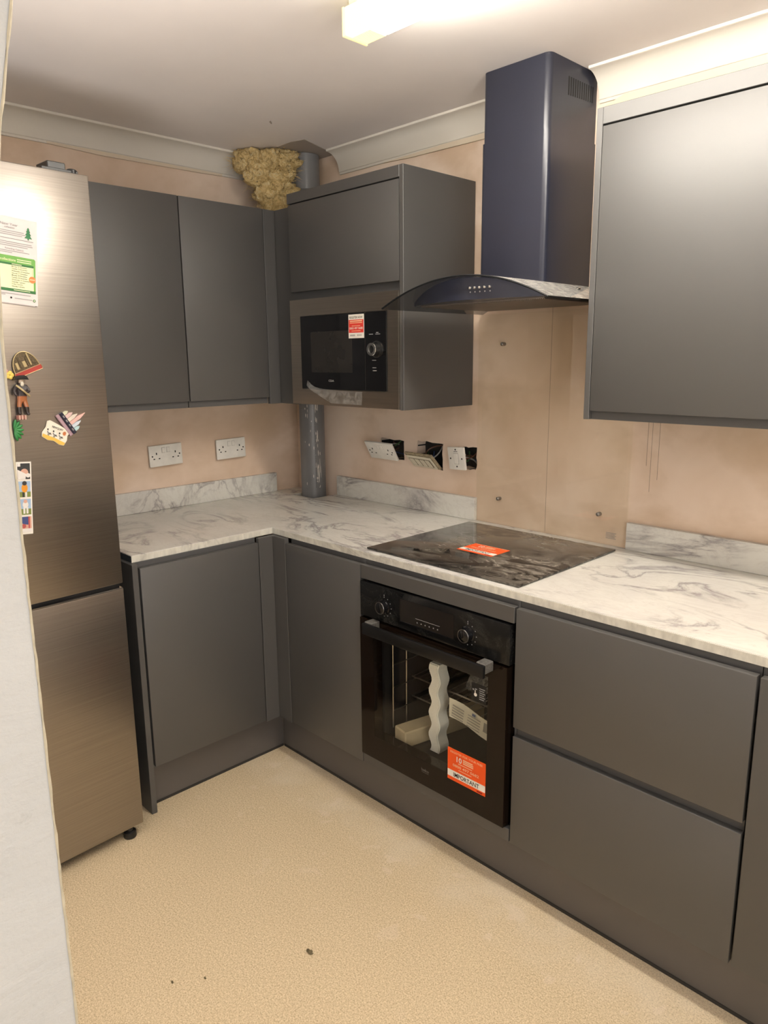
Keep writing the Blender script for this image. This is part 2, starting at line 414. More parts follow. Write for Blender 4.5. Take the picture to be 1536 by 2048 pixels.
# ------------------------------------------------------------------ the room
XW, YF, ZC, H = 4.0, -3.6, 2.3146, 0.890
struct('floor', B(0, XW, YF, 0, -.05, 0), FLOOR)
struct('ceiling', B(0, XW, YF, 0, ZC, ZC+.08), CEIL)
struct('wall_left', B(-.1, 0, YF-.1, .12, -.05, ZC+.08), PLASTER)
struct('wall_right', B(XW, XW+.1, YF-.1, .12, -.05, ZC+.08), HALLWALL)
struct('wall_front', B(0, XW, YF-.1, YF, -.05, ZC+.08), HALLWALL)
def rag(x0, x1, z0, z1, j, n=5, seed=1):
    R = random.Random(seed); pts = []
    for (ax, az), (bx, bz) in (((x0, z0), (x1, z0)), ((x1, z0), (x1, z1)), ((x1, z1), (x0, z1)), ((x0, z1), (x0, z0))):
        for k in range(n):
            t = k/n; pts.append((ax+(bx-ax)*t+R.uniform(-j, j), az+(bz-az)*t+R.uniform(-j, j)))
    return pts
HOLES = [rag(.565, .700, 1.083, 1.163, .003, seed=3), rag(.774, .910, 1.062, 1.167, .003, seed=5), rag(.985, 1.077, 1.080, 1.162, .004, seed=9)]
bm = N(); es = []
for loop in [[(0, -.05), (XW, -.05), (XW, ZC+.08), (0, ZC+.08)]]+HOLES:
    vs = [bm.verts.new((x, 0, z)) for x, z in loop]
    es += [bm.edges.new((vs[i], vs[(i+1) % len(vs)])) for i in range(len(vs))]
bmesh.ops.triangle_fill(bm, use_beauty=True, use_dissolve=False, edges=es)
r = bmesh.ops.extrude_face_region(bm, geom=bm.faces[:])
bmesh.ops.translate(bm, verts=[g for g in r['geom'] if isinstance(g, bmesh.types.BMVert)], vec=(0, .1, 0))
bmesh.ops.recalc_face_normals(bm, faces=bm.faces)
WALLB = struct('wall_back', bm, PLASTER)
# pencilled level lines left on the plaster
PENCIL = plain('pencil_line', (.30, .22, .16), .8)
for (x, z0, z1) in ((1.383, .893, 1.72), (1.752, 1.08, 1.32), (1.775, 1.12, 1.32), (1.738, 1.16, 1.32)):
    P('pencil_line', B(x-.0004, x+.0004, -.0006, .0005, z0, z1), PENCIL, WALLB)

# coving
CV, CB = .076, .085
prof = [(0, 0), (0, -CB), (.006, -CB), (.006, -CB+.008)]
for k in range(9):
    a = PI/2*k/8
    prof.append((CV-.003-(CV-.012)*math.cos(a)+.0, -CB+.010+(CB-.018)*math.sin(a)))
prof += [(CV-.003, -.0075), (CV, -.0075), (CV, 0)]
def coving(name, along, a0, a1):
    bm = N()
    if along == 'x': prism(bm, [(-o-.0005, ZC+h-.0005) for o, h in prof], a0, a1, 'x')
    else: prism(bm, [(o+.0005, ZC+h-.0005) for o, h in prof], a0, a1, 'y')
    return struct(name, bm, COVE, smooth=True, auto=.5)
c1 = coving('trim_1', 'y', -3.59, -.195)
c2 = coving('trim_2', 'x', .345, 1.268)
c3 = coving('trim_3', 'x', 1.522, 3.99)
# feathered joint filler below the coving
def smear(parent, pts, wall):
    bm = N()
    if wall == 'back': f = bm.faces.new([bm.verts.new((x, -.0078, z)) for x, z in pts])
    else: f = bm.faces.new([bm.verts.new((.0078, y, z)) for y, z in pts])
    r = bmesh.ops.extrude_face_region(bm, geom=[f])
    bmesh.ops.translate(bm, verts=[g for g in r['geom'] if isinstance(g, bmesh.types.BMVert)], vec=(0, .0074, 0) if wall == 'back' else (-.0074, 0, 0))
    bmesh.ops.recalc_face_normals(bm, faces=bm.faces)
    P('filler_smear', bm, COVE_STAIN, parent)
smear(c2, [(.60, 2.229), (.75, 2.222), (1.0, 2.219), (1.265, 2.216), (1.265, 2.236), (.9, 2.236)], 'back')
smear(c3, [(1.53, 2.214), (2.4, 2.204), (3.2, 2.204), (3.2, 2.236), (1.6, 2.236)], 'back')
smear(c1, [(-1.05, 2.229), (-.85, 2.222), (-.45, 2.226), (-.35, 2.229), (-.35, 2.236), (-1.05, 2.236)], 'left')
# unpainted patch of ceiling where the old boxing came away
PATCH = m_paint('bare_ceiling_patch', (.40, .35, .30))
bm = N(); prism(bm, [(.01, -.19), (.16, -.235), (.335, -.245), (.395, -.225), (.34, -.075), (.345, -.002), (.01, -.002)], ZC-.0015, ZC+.001, 'z')
P('bare_patch', bm, PATCH, bpy.data.objects['ceiling'], label='bare unpainted patch beside the pipe')
bm = N(); prism(bm, [(.462, -.43), (.478, -.45), (.49, -.452), (.47, -.432)], ZC-.001, ZC+.001, 'z')
P('scuff_mark', bm, PATCH, bpy.data.objects['ceiling'])

# stub wall with a sprung arch, right beside the camera
def edge_pts(off=0):
    pts = [(-1.9325+off, -.0), (-1.932+off, 1.30), (-1.9305+off, 1.50)]
    for z, y in ((1.58, -1.9265), (1.674, -1.914), (1.775, -1.894), (1.88, -1.866), (2.0, -1.82), (2.12, -1.75), (2.22, -1.65), (ZC, -1.5)): pts.append((y+off, z))
    return pts
bm = N(); prism(bm, [(YF+.001, 0)]+edge_pts(-.002)+[(YF+.001, ZC)], 2.0, 2.1, 'x')
NW = struct('wall_near', bm, NEAR)
bm = N(); e = []
R = random.Random(4)
fine = []
ep = edge_pts()
for (a, b) in zip(ep, ep[1:]):
    n = max(2, int(abs(b[1]-a[1])/.012))
    for k in range(n): fine.append((a[0]+(b[0]-a[0])*k/n, a[1]+(b[1]-a[1])*k/n))
rows = [[bm.verts.new(q) for q in ((2.1006, y-.0018-R.uniform(0, .0008), z), (2.1010, y-.0008, z), (2.1005, y+R.uniform(-.0004, .0007), z), (2.0, y, z), (2.0, y-.004, z))] for y, z in fine]
for a, b in zip(rows, rows[1:]):
    for k in range(4): bm.faces.new((a[k], a[k+1], b[k+1], b[k]))
bmesh.ops.recalc_face_normals(bm, faces=bm.faces)
P('corner_bead', bm, BEAD, NW)

# ------------------------------------------------------------------ base units
TF = .868          # underside of the worktop
fy, fx = -.6333, .6507
GL = 'graphite base units'
def door(parent, x0, x1, y0, y1, z0, z1, name='door', mat=None, **k):
    return P(name, B(x0, x1, y0, y1, z0, z1, bev=.0012, seg=2), mat or CAB, parent, smooth=True, **k)

t = T('base_cabinet', 'dark grey base cabinet on the left run, beside the tall fridge freezer', 'cabinet', (.3, -.92, 0), group=GL)
P('carcass', B(.02, .625, -1.149, -.70, .15, .80), CARC, t)
P('handle_rail', B(.56, .628, -1.149, -.695, .80, TF), CAB_RAIL, t)
door(t, fx-.02, fx, -1.1428, -.6961, .166, .852)
P('end_panel', B(.02, .6507, -1.1687, -1.1497, 0, TF, bev=.001), CAB, t)

t = T('corner_base_cabinet', 'dark grey corner base cabinet between the left run and the built-in oven', 'cabinet', (.85, -.3, 0), group=GL)
P('carcass', B(.66, 1.112, -.60, -.02, .15, .80), CARC, t)
P('handle_rail', B(.729, 1.112, -.608, -.55, .80, TF), CAB_RAIL, t)
door(t, .727, 1.1165, fy, fy+.02, .166, .852)
P('corner_post', B(fx-.018, fx, -.6925, fy-.0005, .160, TF, bev=.001), CAB, t)
P('filler_strip', B(fx-.018, .7235, fy, fy+.018, .160, TF, bev=.001), CAB, t)

t = T('oven_housing_cabinet', 'dark grey cabinet housing the built-in oven below the hob', 'cabinet', (1.414, -.3, 0), group=GL)
P('side_panel', B(1.1125, 1.1305-.010, -.61, -.02, .15, TF), CARC, t); P('side_panel', B(1.706, 1.7135, -.61, -.02, .15, TF), CARC, t)
P('base_shelf', B(1.1205, 1.706, -.61, -.02, .15, .200), CARC, t)
P('upper_filler', B(1.1195, 1.7105, fy, fy+.018, .8095, .854, bev=.001), CAB, t)
P('handle_rail', B(1.1205, 1.706, -.608, -.56, .815, TF), CAB_RAIL, t)
P('lower_filler', B(1.1195, 1.7125, fy, fy+.018, .166, .2045, bev=.001), CAB, t)

t = T('drawer_cabinet', 'wide dark grey base cabinet with two deep drawers right of the oven', 'cabinet', (2.013, -.3, 0), group=GL)
P('carcass', B(1.7145, 2.310, -.60, -.02, .15, .80), CARC, t)
P('handle_rail', B(1.7145, 2.310, -.608, -.60, .80, TF), CAB_RAIL, t)
P('handle_rail', B(1.7185, 2.308, -.615, -.601, .47, .54), CAB_RAIL, t)
door(t, 1.7165, 2.3085, fy, fy+.02, .517, .852, 'drawer_front'); door(t, 1.7165, 2.3085, fy, fy+.02, .166, .4905, 'drawer_front')

t = T('base_cabinet', 'dark grey base cabinet at the right edge of the frame, past the drawers', 'cabinet', (2.62, -.3, 0), group=GL)
P('carcass', B(2.3125, 2.91, -.60, -.02, .15, .80), CARC, t)
P('handle_rail', B(2.3125, 2.91, -.608, -.56, .80, TF), CAB_RAIL, t)
door(t, 2.3155, 2.9085, fy, fy+.02, .166, .852)

tag(P('plinth', B(.575, .5994, -1.1490, -.5835, .0, .1492), PLINTH), 'short grey plinth board under the left run of units', 'plinth', 'plinth boards')
tag(P('plinth', B(.60, 2.91, -.5833, -.566, .0, .1492), PLINTH), 'long grey plinth board under the oven and drawers', 'plinth', 'plinth boards')
SEAL = plain('black_plinth_seal', (.025, .024, .023), .5)
P('seal_strip', B(.605, 2.91, -.5852, -.5834, .0, .009), SEAL, bpy.data.objects['plinth.001'])
P('seal_strip', B(.5995, .6012, -1.149, -.586, .0, .009), SEAL, bpy.data.objects['plinth'])

# worktop: one L of laminate, notched round the pipe
out = [(.003, -.003), (.003, -1.1545), (.6212, -1.1545), (.6212, -.6112), (2.92, -.6112), (2.92, -.003), (.286, -.003), (.286, -.147), (.142, -.147), (.142, -.003)]
wt = T('worktop', 'L-shaped cream marble-effect laminate worktop on the grey base units', 'worktop', (.6, -.6, TF))
bm = prism(N(), out, TF, H, 'z')
bm.normal_update()
for f in bm.faces:
    if abs(f.normal.z) < .5:
        f.material_index = 2 if f.normal.y < -.9 and f.calc_center_median().y < -1.1 else 1
bmesh.ops.bevel(bm, geom=[e for e in bm.edges if all(v.co.z > H-.001 for v in e.verts)], offset=.0015, segments=2, affect='EDGES')
P('laminate_top', bm, [MARBLE, MARBLE_E, WT_END], wt)
UG = 'marble-effect upstands'
tag(P('upstand', B(.001, .02, -1.1545, -.1455, H+.0005, .9765, bev=.001), MARBLE), 'marble-effect upstand on the left wall under two sockets', 'upstand', UG)
tag(P('upstand', B(.298, 1.083, -.02, -.001, H+.0005, .9765, bev=.001), MARBLE), 'marble-effect upstand between the grey pipe and glass splashback', 'upstand', UG)
tag(P('upstand', B(1.695, 2.92, -.02, -.001, H+.0005, .9765, bev=.001), MARBLE), 'marble-effect upstand to the right of the glass splashback', 'upstand', UG)

# ------------------------------------------------------------------ wall units
WG = 'graphite wall units'
t = T('wall_cabinet', 'dark grey two-door wall cabinet above the left worktop, next to the fridge', 'cabinet', (.16, -.72, 1.315), group=WG)
P('carcass', B(.003, .298, -1.095, -.3835, 1.318, 2.053), CARC, t)
P('handle_rail', B(.298, .306, -1.095, -.7425, 1.318, 1.40), CAB_RAIL, t); P('handle_rail', B(.298, .306, -.7385, -.3835, 1.318, 1.40), CAB_RAIL, t)
door(t, .3002+.006, .3202, -1.095, -.7424, 1.342, 2.055); door(t, .3002+.006, .3202, -.7382, -.3822, 1.342, 2.055)
P('corner_post', B(.302, .3202, -.3795, -.3269, 1.3155, 2.055, bev=.001), CAB, t)
P('filler_strip', B(.3030, .4505, -.3262, -.3085, 1.3155, 2.055, bev=.001), CAB, t)

mx0, mx1, my = .4514, 1.0537, -.365
t = T('microwave_cabinet', 'dark grey wall cabinet with lift-up door housing the built-in microwave', 'cabinet', (.75, -.18, 1.3194), group=WG)
P('end_panel', B(1.0357, mx1, my, -.002, 1.3194, 2.0894, bev=.001), CAB, t)
P('side_panel', B(mx0, mx0+.006, my+.022, -.002, 1.3194, 2.0894), CARC, t)
P('top_panel', B(mx0+.0062, 1.0355, my+.022, -.002, 2.0715, 2.0890), CARC, t)
P('shelf', B(mx0+.0062, 1.0355, my+.022, -.002, 1.712, 1.730), CARC, t)
P('bottom_panel', B(mx0+.0062, 1.0355, my+.022, -.002, 1.3194, 1.330), CARC, t)
P('top_strip', B(mx0, 1.0355, my, my+.018, 2.0535, 2.0894, bev=.001), CAB, t)
door(t, .4575, 1.0330, my, my+.019, 1.7385, 2.0490)
P('handle_rail', B(.4585, 1.0355, my+.020, my+.030, 1.7095, 1.80), CAB_RAIL, t)

t = T('wall_cabinet', 'large grey wall cabinet right of the extractor hood', 'cabinet', (2.0, -.16, 1.322), group=WG)
P('end_panel', B(1.7006, 1.7172, -.3200, -.002, 1.3221, 2.1109, bev=.001), CAB, t)
P('carcass', B(1.7174, 2.315, -.298, -.002, 1.3225, 2.105), CARC, t)
P('top_strip', B(1.7174, 2.317, -.3195, -.3005, 2.0705, 2.1109, bev=.001), CAB, t)
door(t, 1.7190, 2.317, -.3200, -.3015, 1.3455, 2.0660)
P('handle_rail', B(1.7174, 2.315, -.3060, -.2985, 1.3221, 1.38), CAB_RAIL, t)

# ------------------------------------------------------------------ microwave
t = T('microwave', 'built-in microwave with black glass front and brushed steel frame, under the lift-up door', 'microwave', (.75, -.2, 1.33))
fz = -.372
P('body', B(.49, 1.01, -.345, -.03, 1.345, 1.690), BLACKPL, t)
bm = N()
x0, x1, z0, z1 = .4585, 1.0352, 1.3225, 1.7085; a0, a1, b0, b1 = .521, .984, 1.3795, 1.648
for q in ((x0, x1, b1, z1), (x0, x1, z0, b0), (x0, a0, b0, b1), (a1, x1, b0, b1)): box(bm, q[0], q[1], fz, -.345, q[2], q[3])
bmesh.ops.remove_doubles(bm, verts=bm.verts, dist=1e-5)
P('frame', bm, MW_STEEL, t)
dr = P('door', B(a0+.001, .8785, fz-.003, -.35, b0+.001, b1-.001, bev=.0015), BLACKGL, t)
P('window', B(.583, .812, fz-.0036, fz-.002, 1.442, 1.589), plain('microwave_window', (.022, .020, .018), .16), dr)
cp = P('control_panel', B(.8800, a1-.001, fz-.003, -.35, b0+.001, b1-.001, bev=.0015), BLACKGL, t)
kx, kz = .938, 1.5215
kn = P('dial', lathe(N(), [(.026, 0), (.026, .005), (.0225, .006), (.021, .026), (0, .026)], axisM((kx, fz-.003, kz), (0, -1, 0))), BLACKPL, t, smooth=True)
P('dial_ring', lathe(N(), [(.012, .0262), (.021, .0262), (.022, .0275), (.021, .0295), (.013, .0295), (.012, .0262)], axisM((kx, fz-.003, kz), (0, -1, 0))), CHROME, kn, smooth=True, label='chrome dial ring')
P('dial_collar', lathe(N(), [(.0262, .0), (.028, .0), (.028, .004), (.0262, .004), (.0262, 0)], axisM((kx, fz-.003, kz), (0, -1, 0))), GREYMET, kn, smooth=True)
F = Flat((0, fz-.003, 0), (1, 0, 0), (0, 0, 1), (0, -1, 0), cp)
for (u, v, ww) in ((.899, 1.571, .02), (.934, 1.576, .012), (.930, 1.571, .024), (.913, 1.484, .02), (.914, 1.459, .019), (.915, 1.449, .02)): F.rect(u, v, u+ww, v+.0022, DIMW)
F.done('control_marking')
F = Flat((0, fz-.003, 0), (1, 0, 0), (0, 0, 1), (0, -1, 0), dr)
F.text('CDA', .695, 1.409, .0075, ink('silver_print', (.45, .44, .42)), 2, 'CENTER', .01, .030); F.done('lettering')
sp = P('sticker', B(.7955, .8745, fz-.0038, fz-.003, 1.561, 1.6415), WHITE, t, label='red and white paper sticker')
F = Flat((.7955, fz-.0038, 1.561), (1, 0, 0), (0, 0, 1), (0, -1, 0), sp)
F.rect(.0015, .0185, .0775, .0625, RED)
F.text('REGISTER NOW', .0395, .0665, .0075, INK, 2, 'CENTER', .01, .066)
F.rect(.008, .0555, .071, .0600, PALE, 2); F.rect(.008, .0505, .071, .0530, PALE, 2); F.rect(.018, .0405, .061, .0425, PALE, 2)
F.text('0800 497 0688', .0395, .0300, .0075, WHITE, 2, 'CENTER', .01, .068); F.rect(.016, .0235, .063, .0255, PALE, 2)
for u in (.008, .045, .053, .061): F.rect(u, .007, u+(.026 if u < .02 else .006), .0125, ink('sticker_grey', (.45, .42, .38)), 2)
F.done('lettering')
# peeling protective film at the lower left
bm = N()
top = [(.576, 1.414, .012), (.590, 1.397, .006), (.612, 1.388, .002), (.66, 1.381, .001), (.74, 1.3785, .001), (.865, 1.377, .001)]
bot = [(.574, 1.396, .016), (.585, 1.380, .012), (.603, 1.372, .009), (.650, 1.350, .006), (.700, 1.3315, .002), (.862, 1.330, .001)]
rows = []
for a, b in zip(top, bot):
    rows.append([bm.verts.new((a[0]+(b[0]-a[0])*k/4, fz-.005-(a[2]+(b[2]-a[2])*k/4)-.003*math.sin(k*1.7+a[0]*90)**2, a[1]+(b[1]-a[1])*k/4)) for k in range(5)])
for a, b in zip(rows, rows[1:]):
    for k in range(4): bm.faces.new((a[k], a[k+1], b[k+1], b[k]))
P('protective_film', bm, FILM, t, smooth=True, label='half-peeled clear protective film')

# ------------------------------------------------------------------ sticker shared by oven and hob
def warn_sticker(parent, O, U, V, Nn, wd=.138, ht=.102):
    O, U, V, Nn = Vector(O), Vector(U), Vector(V), Vector(Nn)
    bm = N(); q = [O, O+U*wd, O+U*wd+V*ht, O+V*ht]
    vs = [bm.verts.new(p+Nn*.0002) for p in q]+[bm.verts.new(p+Nn*.0006) for p in q]
    for f in ((0, 1, 2, 3), (4, 5, 6, 7), (0, 1, 5, 4), (1, 2, 6, 5), (2, 3, 7, 6), (3, 0, 4, 7)): bm.faces.new([vs[i] for i in f])
    bmesh.ops.recalc_face_normals(bm, faces=bm.faces)
    s = P('sticker', bm, ORANGE, parent, label='orange paper sticker')
    F = Flat(O+Nn*.0006, U, V, Nn, s)
    F.rect(.0005, .0115, wd-.0005, .0325, WHITE)
    F.text('IMPORTANT', wd*.5, .0150, .0135, INK, 2, 'CENTER', .018, .094)
    F.text('REGISTER FOR YOUR FREE', wd*.5, .0885, .0065, PALE, 2, 'CENTER', .015, .118)
    F.text('10', .030, .0660, .0170, WHITE, 2, 'LEFT', .02)
    for k, (a, b) in enumerate(((.058, .094), (.058, .096), (.058, .096))): F.rect(a, .0785-k*.0055, b, .0822-k*.0055, PALE, 2)
    F.rect(.040, .0605, .092, .0628, PALE, 2)
    F.text('0800 497 0682', wd*.49, .0475, .0085, PALE, 2, 'CENTER', .02, .096)
    F.rect(.042, .0405, .090, .0425, PALE, 2)
    F.rect(wd-.030, .0030, wd-.010, .0075, ink('dark_red_print', (.25, .02, .01)), 2)
    F.done('lettering'); return s

# ------------------------------------------------------------------ oven
t = T('oven', 'built-in black glass oven with two knobs and an orange sticker', 'oven', (1.4125, -.35, .205))
ox0, ox1 = 1.1225, 1.7035
oy = -.640
bm = N(); cx0, cx1, cz0, cz1, cyb = 1.190, 1.637, .255, .655, -.17
box(bm, 1.135, cx0, -.60, -.10, .21, .79); box(bm, cx1, 1.69, -.60, -.10, .21, .79); box(bm, cx0, cx1, -.60, -.10, .21, cz0)
box(bm, cx0, cx1, -.60, -.10, cz1, .79); box(bm, cx0, cx1, cyb, -.10, cz0, cz1)
P('cavity', bm, ENAMEL, t)
cp = P('control_panel', B(ox0, ox1, oy, -.602, .690, .8035, bev=.002, seg=2), DUSTY, t, smooth=True)
def knob(x, z):
    M = axisM((x, oy, z), (0, -1, 0))
    k = P('knob', lathe(N(), [(.024, 0), (.024, .002), (.0205, .003), (.0195, .020), (.017, .022), (0, .022)], M), BLACKGL, t, smooth=True)
    P('knob_rim', lathe(N(), [(.0170, .0217), (.0186, .0222), (.0198, .0205), (.0190, .0195), (.0170, .0217)], M), plain('dull_rim_metal', (.13, .125, .12), .3, 1.0), k, smooth=True)
    F = Flat((x, oy, z), (1, 0, 0), (0, 0, 1), (0, -1, 0), k)
    for i in range(9):
        a = PI*.5-i*2*PI/12; F.disc(.0305*math.cos(a), .0305*math.sin(a), .0016, DIMW, 1, 8)
    F.rect(-.001, .034, .001, .039, DIMW)
    F.done('knob_marking')
knob(1.232, .742); knob(1.562, .742)
P('display', B(1.300, 1.512, oy-.0012, oy+.001, .712, .785), BLACKGL, t)
F = Flat((0, oy-.0012, 0), (1, 0, 0), (0, 0, 1), (0, -1, 0), cp)
F.rect(1.365, .737, 1.460, .7382, DIMW)
for k in range(6): F.disc(1.372+k*.016, .726, .0022, GREY_INK, 1, 8)
F.done('control_marking')
# door: black bordered glass with a see-through middle
dx0, dx1, dz0, dz1 = ox0+.002, ox1-.004, .2085, .6835
wx0, wx1, wz0, wz1 = 1.184, 1.638, .290, .640
bm = N()
for q in ((dx0, dx1, wz1, dz1), (dx0, dx1, dz0, wz0), (dx0, wx0, wz0, wz1), (wx1, dx1, wz0, wz1)): box(bm, q[0], q[1], oy-.004, -.605, q[2], q[3])
bmesh.ops.remove_doubles(bm, verts=bm.verts, dist=1e-5)
od = P('door', bm, plain('brown_black_glass', (.010, .006, .004), .08, 0, .22), t)
P('window_pane', B(wx0+.0002, wx1-.0002, oy-.0038, oy+.0002, wz0+.0002, wz1-.0002), OVGL, od)
bm = N(); box(bm, 1.183, 1.657, oy-.052, oy-.040, .654, .690, bev=.003, seg=2)
hd = P('handle', bm, plain('satin_black', (.008, .008, .008), .30, 0, .3), od, smooth=True)
for a in (1.184, 1.624): P('handle_mount', B(a, a+.032, oy-.0408, oy-.0042, .664, .6925, bev=.002), plain('dusty_handle_mount', (.11, .105, .095), .6, var=.4, vs=200), hd)
F = Flat((0, oy-.004, 0), (1, 0, 0), (0, 0, 1), (0, -1, 0), od)
F.text('beko', 1.408, .2570, .0095, ink('dim_brand_print', (.13, .12, .11)), 2, 'CENTER', .02, .030)
F.rect(1.393, .2525, 1.423, .2535, ink('dim_brand_print2', (.13, .12, .11)), 2)
F.done('lettering')
warn_sticker(t, (1.4975, oy-.004, .2765), (1, 0, 0), (0, 0, 1), (0, -1, 0), .1395, .102)
ss = P('sticker', B(1.5815, 1.6325, oy-.0046, oy-.004, .557, .609), INK, t, label='small black hand-symbol sticker')
F = Flat((1.5815, oy-.0046, .557), (1, 0, 0), (0, 0, 1), (0, -1, 0), ss)
for k in range(6): F.rect(.028, .008+k*.0062, .028+(.020 if k % 2 else .017), .0105+k*.0062, DIMW)
F.disc(.015, .018, .0055, WHITE, 1, 10); F.rect(.0125, .020, .0152, .031, WHITE, 1); F.rect(.0045, .030, .010, .034, DIMW, 1); F.rect(.013, .033, .020, .0365, DIMW, 1)
F.done('printing')
# side runners and two wire shelves
WIRE = plain('shelf_wire', (.50, .47, .42), .3, 1.0)
for y in (-.574, -.511):
    bm = N(); tube(bm, [(cx0+.012, y, .30), (cx0+.012, y, .645)], .0022, 6)
    P('runner_wire', bm, WIRE, t)
for z in (.36, .44, .52, .60):
    bm = N(); tube(bm, [(cx0+.012, -.574, z), (cx0+.014, -.511, z), (cx0+.012, -.20, z)], .0022, 6); P('runner_wire', bm, WIRE, t)
def shelf(z, lab):
    s = T('wire_shelf', lab, 'oven shelf', (1.41, -.38, z), group='oven shelves')
    bm = N(); tube(bm, [(cx0+.016, -.488, z), (cx1-.016, -.488, z)], .0028, 6); tube(bm, [(cx0+.016, -.20, z), (cx1-.016, -.20, z)], .0028, 6)
    tube(bm, [(cx0+.016, -.488, z), (cx0+.016, -.20, z)], .0028, 6); tube(bm, [(cx1-.016, -.488, z), (cx1-.016, -.20, z)], .0028, 6)
    P('rim', bm, WIRE, s)
    for k in range(12):
        x = cx0+.045+k*.0325
        bm = N(); tube(bm, [(x, -.4855, z), (x, -.2025, z)], .0016, 5); P('wire', bm, WIRE, s)
# resting in the oven: packing and papers
def foam():
    pts_l, pts_r = [], []
    n = 30
    for k in range(n+1):
        z = .262+.300*k/n
        wv = .0065*math.sin(k/n*PI*8.0)
        pts_l.append((1.338+wv, z)); pts_r.append((1.376+wv*.8, z))
    bm = N(); prism(bm, pts_l+pts_r[::-1], -.548, -.500, 'y', bev=.003)
    return bm
fo = P('packing_foam', foam(), FOAM, smooth=True)
tag(fo, 'wavy white polystyrene packing strip standing upright inside the oven', 'packing foam')
shelf(.455, 'upper wire shelf inside the dark oven cavity'); shelf(.385, 'lower wire shelf inside the dark oven cavity')
bm = N(); box(bm, 0, .065, 0, .33, 0, .055, bev=.004)
bm.transform(Matrix.Translation((1.208, -.575, .2555)) @ Matrix.Rotation(-.22, 4, 'Z'))
tag(P('foam_block', bm, CARD2), 'beige foam packing block lying at the left of the oven floor', 'packing foam')
bm = N(); R = random.Random(2); vs = []
for i in range(7):
    vs.append([bm.verts.new((1.418+i*.0325, -.47+.03*math.sin(i*.9)+.01*j+R.uniform(-.006, .006), .466+j*.022+R.uniform(-.003, .004))) for j in range(6)])
for a, b in zip(vs, vs[1:]):
    for j in range(5): bm.faces.new((a[j], a[j+1], b[j+1], b[j]))
tag(P('plastic_bag', bm, BAGM, smooth=True), 'crumpled clear plastic bag of papers on the upper oven shelf', 'bag')
bm = N(); vs = []
for i in range(9):
    vs.append([bm.verts.new((1.428+i*.0245, -.558+.006*math.sin(i*.8)-.0*j, .402+j*.021-.0035*i*(1)+.014)) for j in range(4)])
for a, b in zip(vs, vs[1:]):
    for j in range(3): bm.faces.new((a[j], a[j+1], b[j+1], b[j]))
lf = P('leaflet', bm, ink('newsprint', (.76, .74, .62)), smooth=True); tag(lf, 'folded white instruction leaflet standing in the oven', 'leaflet')
F = Flat((1.432, -.5655, .418), (1, 0, -.14), (.14, 0, 1), (0, -1, 0), lf)
for k in range(5):
    F.rect(.010, .010+k*.009, .055, .014+k*.009, ink('leaflet_grey', (.32, .31, .28)), 1)
    F.rect(.070, .008+k*.009, .118, .011+k*.009, bpy.data.materials['leaflet_grey'], 1)
F.rect(.085, .049, .098, .058, ink('leaflet_blue', (.15, .18, .30)), 2); F.rect(.130, .020, .175, .050, bpy.data.materials['leaflet_grey'], 1)
F.done('printing')

# ------------------------------------------------------------------ hob
t = T('hob', 'black ceramic hob with white smears and an orange sticker, set in the worktop', 'hob', (1.392, -.324, H))
hx0, hx1, hy0, hy1 = 1.0971, 1.6871, -.5844, -.0644
P('ceramic_plate', B(hx0, hx1, hy0, hy1, H+.0012, H+.0072, bev=.0018, seg=2), HOBM, t, smooth=True)
P('seal', B(hx0+.01, hx1-.01, hy0+.01, hy1-.01, H+.0001, H+.0012), BLACK, t)
warn_sticker(t, (1.3215, -.4045, H+.0072), (1, 0, 0), (0, 1, 0), (0, 0, 1), .137, .098)

# ------------------------------------------------------------------ splashback
t = T('glass_splashback', 'clear glass splashback sheet screwed to pink plaster behind the hob', 'splashback', (1.389, -.008, H))
P('glass_sheet', B(1.0860, 1.6919, -.0120, -.0060, H+.001, 1.639, bev=.0008), SPLASH, t)
for (x, z) in ((1.192, 1.536), (1.188, .987), (1.591, .988), (1.591, 1.536)):
    P('screw', lathe(N(), [(.0065, -.0118), (.0065, .004), (.0045, .0065), (0, .0075)], axisM((x, -.0122, z), (0, -1, 0)), 16), GREYMET, t, smooth=True)
F = Flat((1.622, -.0122, .914), (1, 0, 0), (0, 0, 1), (0, -1, 0), t)
for k in range(5): F.rect(0, k*.0045, .036-(k % 2)*.004, k*.0045+.0016, GREY_INK)
F.done('small_print')

# ------------------------------------------------------------------ hood
hc = 1.392
t = T('extractor_hood', 'black chimney extractor hood with curved smoked glass canopy above the hob', 'extractor hood', (hc, -.25, 1.65))
def rsec(x0, x1, y0, y1, z0, z1, r=.018):
    pts = [(x1, y1), (x0, y1)]
    for k in range(6): a = PI+PI/2*k/5; pts.append((x0+r+r*math.cos(a), y0+r+r*math.sin(a)))
    for k in range(6): a = 1.5*PI+PI/2*k/5; pts.append((x1-r+r*math.cos(a), y0+r+r*math.sin(a)))
    return prism(N(), pts, z0, z1, 'z')
P('lower_chimney', rsec(hc-.1195, hc+.1195, -.2545, -.001, 1.7000, 2.119), HOODM, t, smooth=True, auto=.5)
uc = P('upper_chimney', rsec(hc-.1165, hc+.1165, -.2515, -.001, 2.1191, ZC-.0006), HOODM, t, smooth=True, auto=.5)
bm = N()
for k in range(12):
    y = -.157+k*.0118; box(bm, hc+.1160, hc+.1169, y, y+.0058, 2.2235+.0006*k, 2.2725)
P('vent_slots', bm, BLACK, uc)
def gz(x, hh=0): return 1.718-.074*((x-hc)/.30)**2-hh
n = 40; bm = N(); rows = []
for i in range(n+1):
    x = hc-.30+.60*i/n; z = gz(x)
    sl = -2*.074*(x-hc)/.09; nn = Vector((-sl, 0, 1)).normalized()*.0055
    rows.append([bm.verts.new(q) for q in ((x, -.500, z), (x, -.0015, z), (x-nn.x, -.0015, z-nn.z), (x-nn.x, -.500, z-nn.z))])
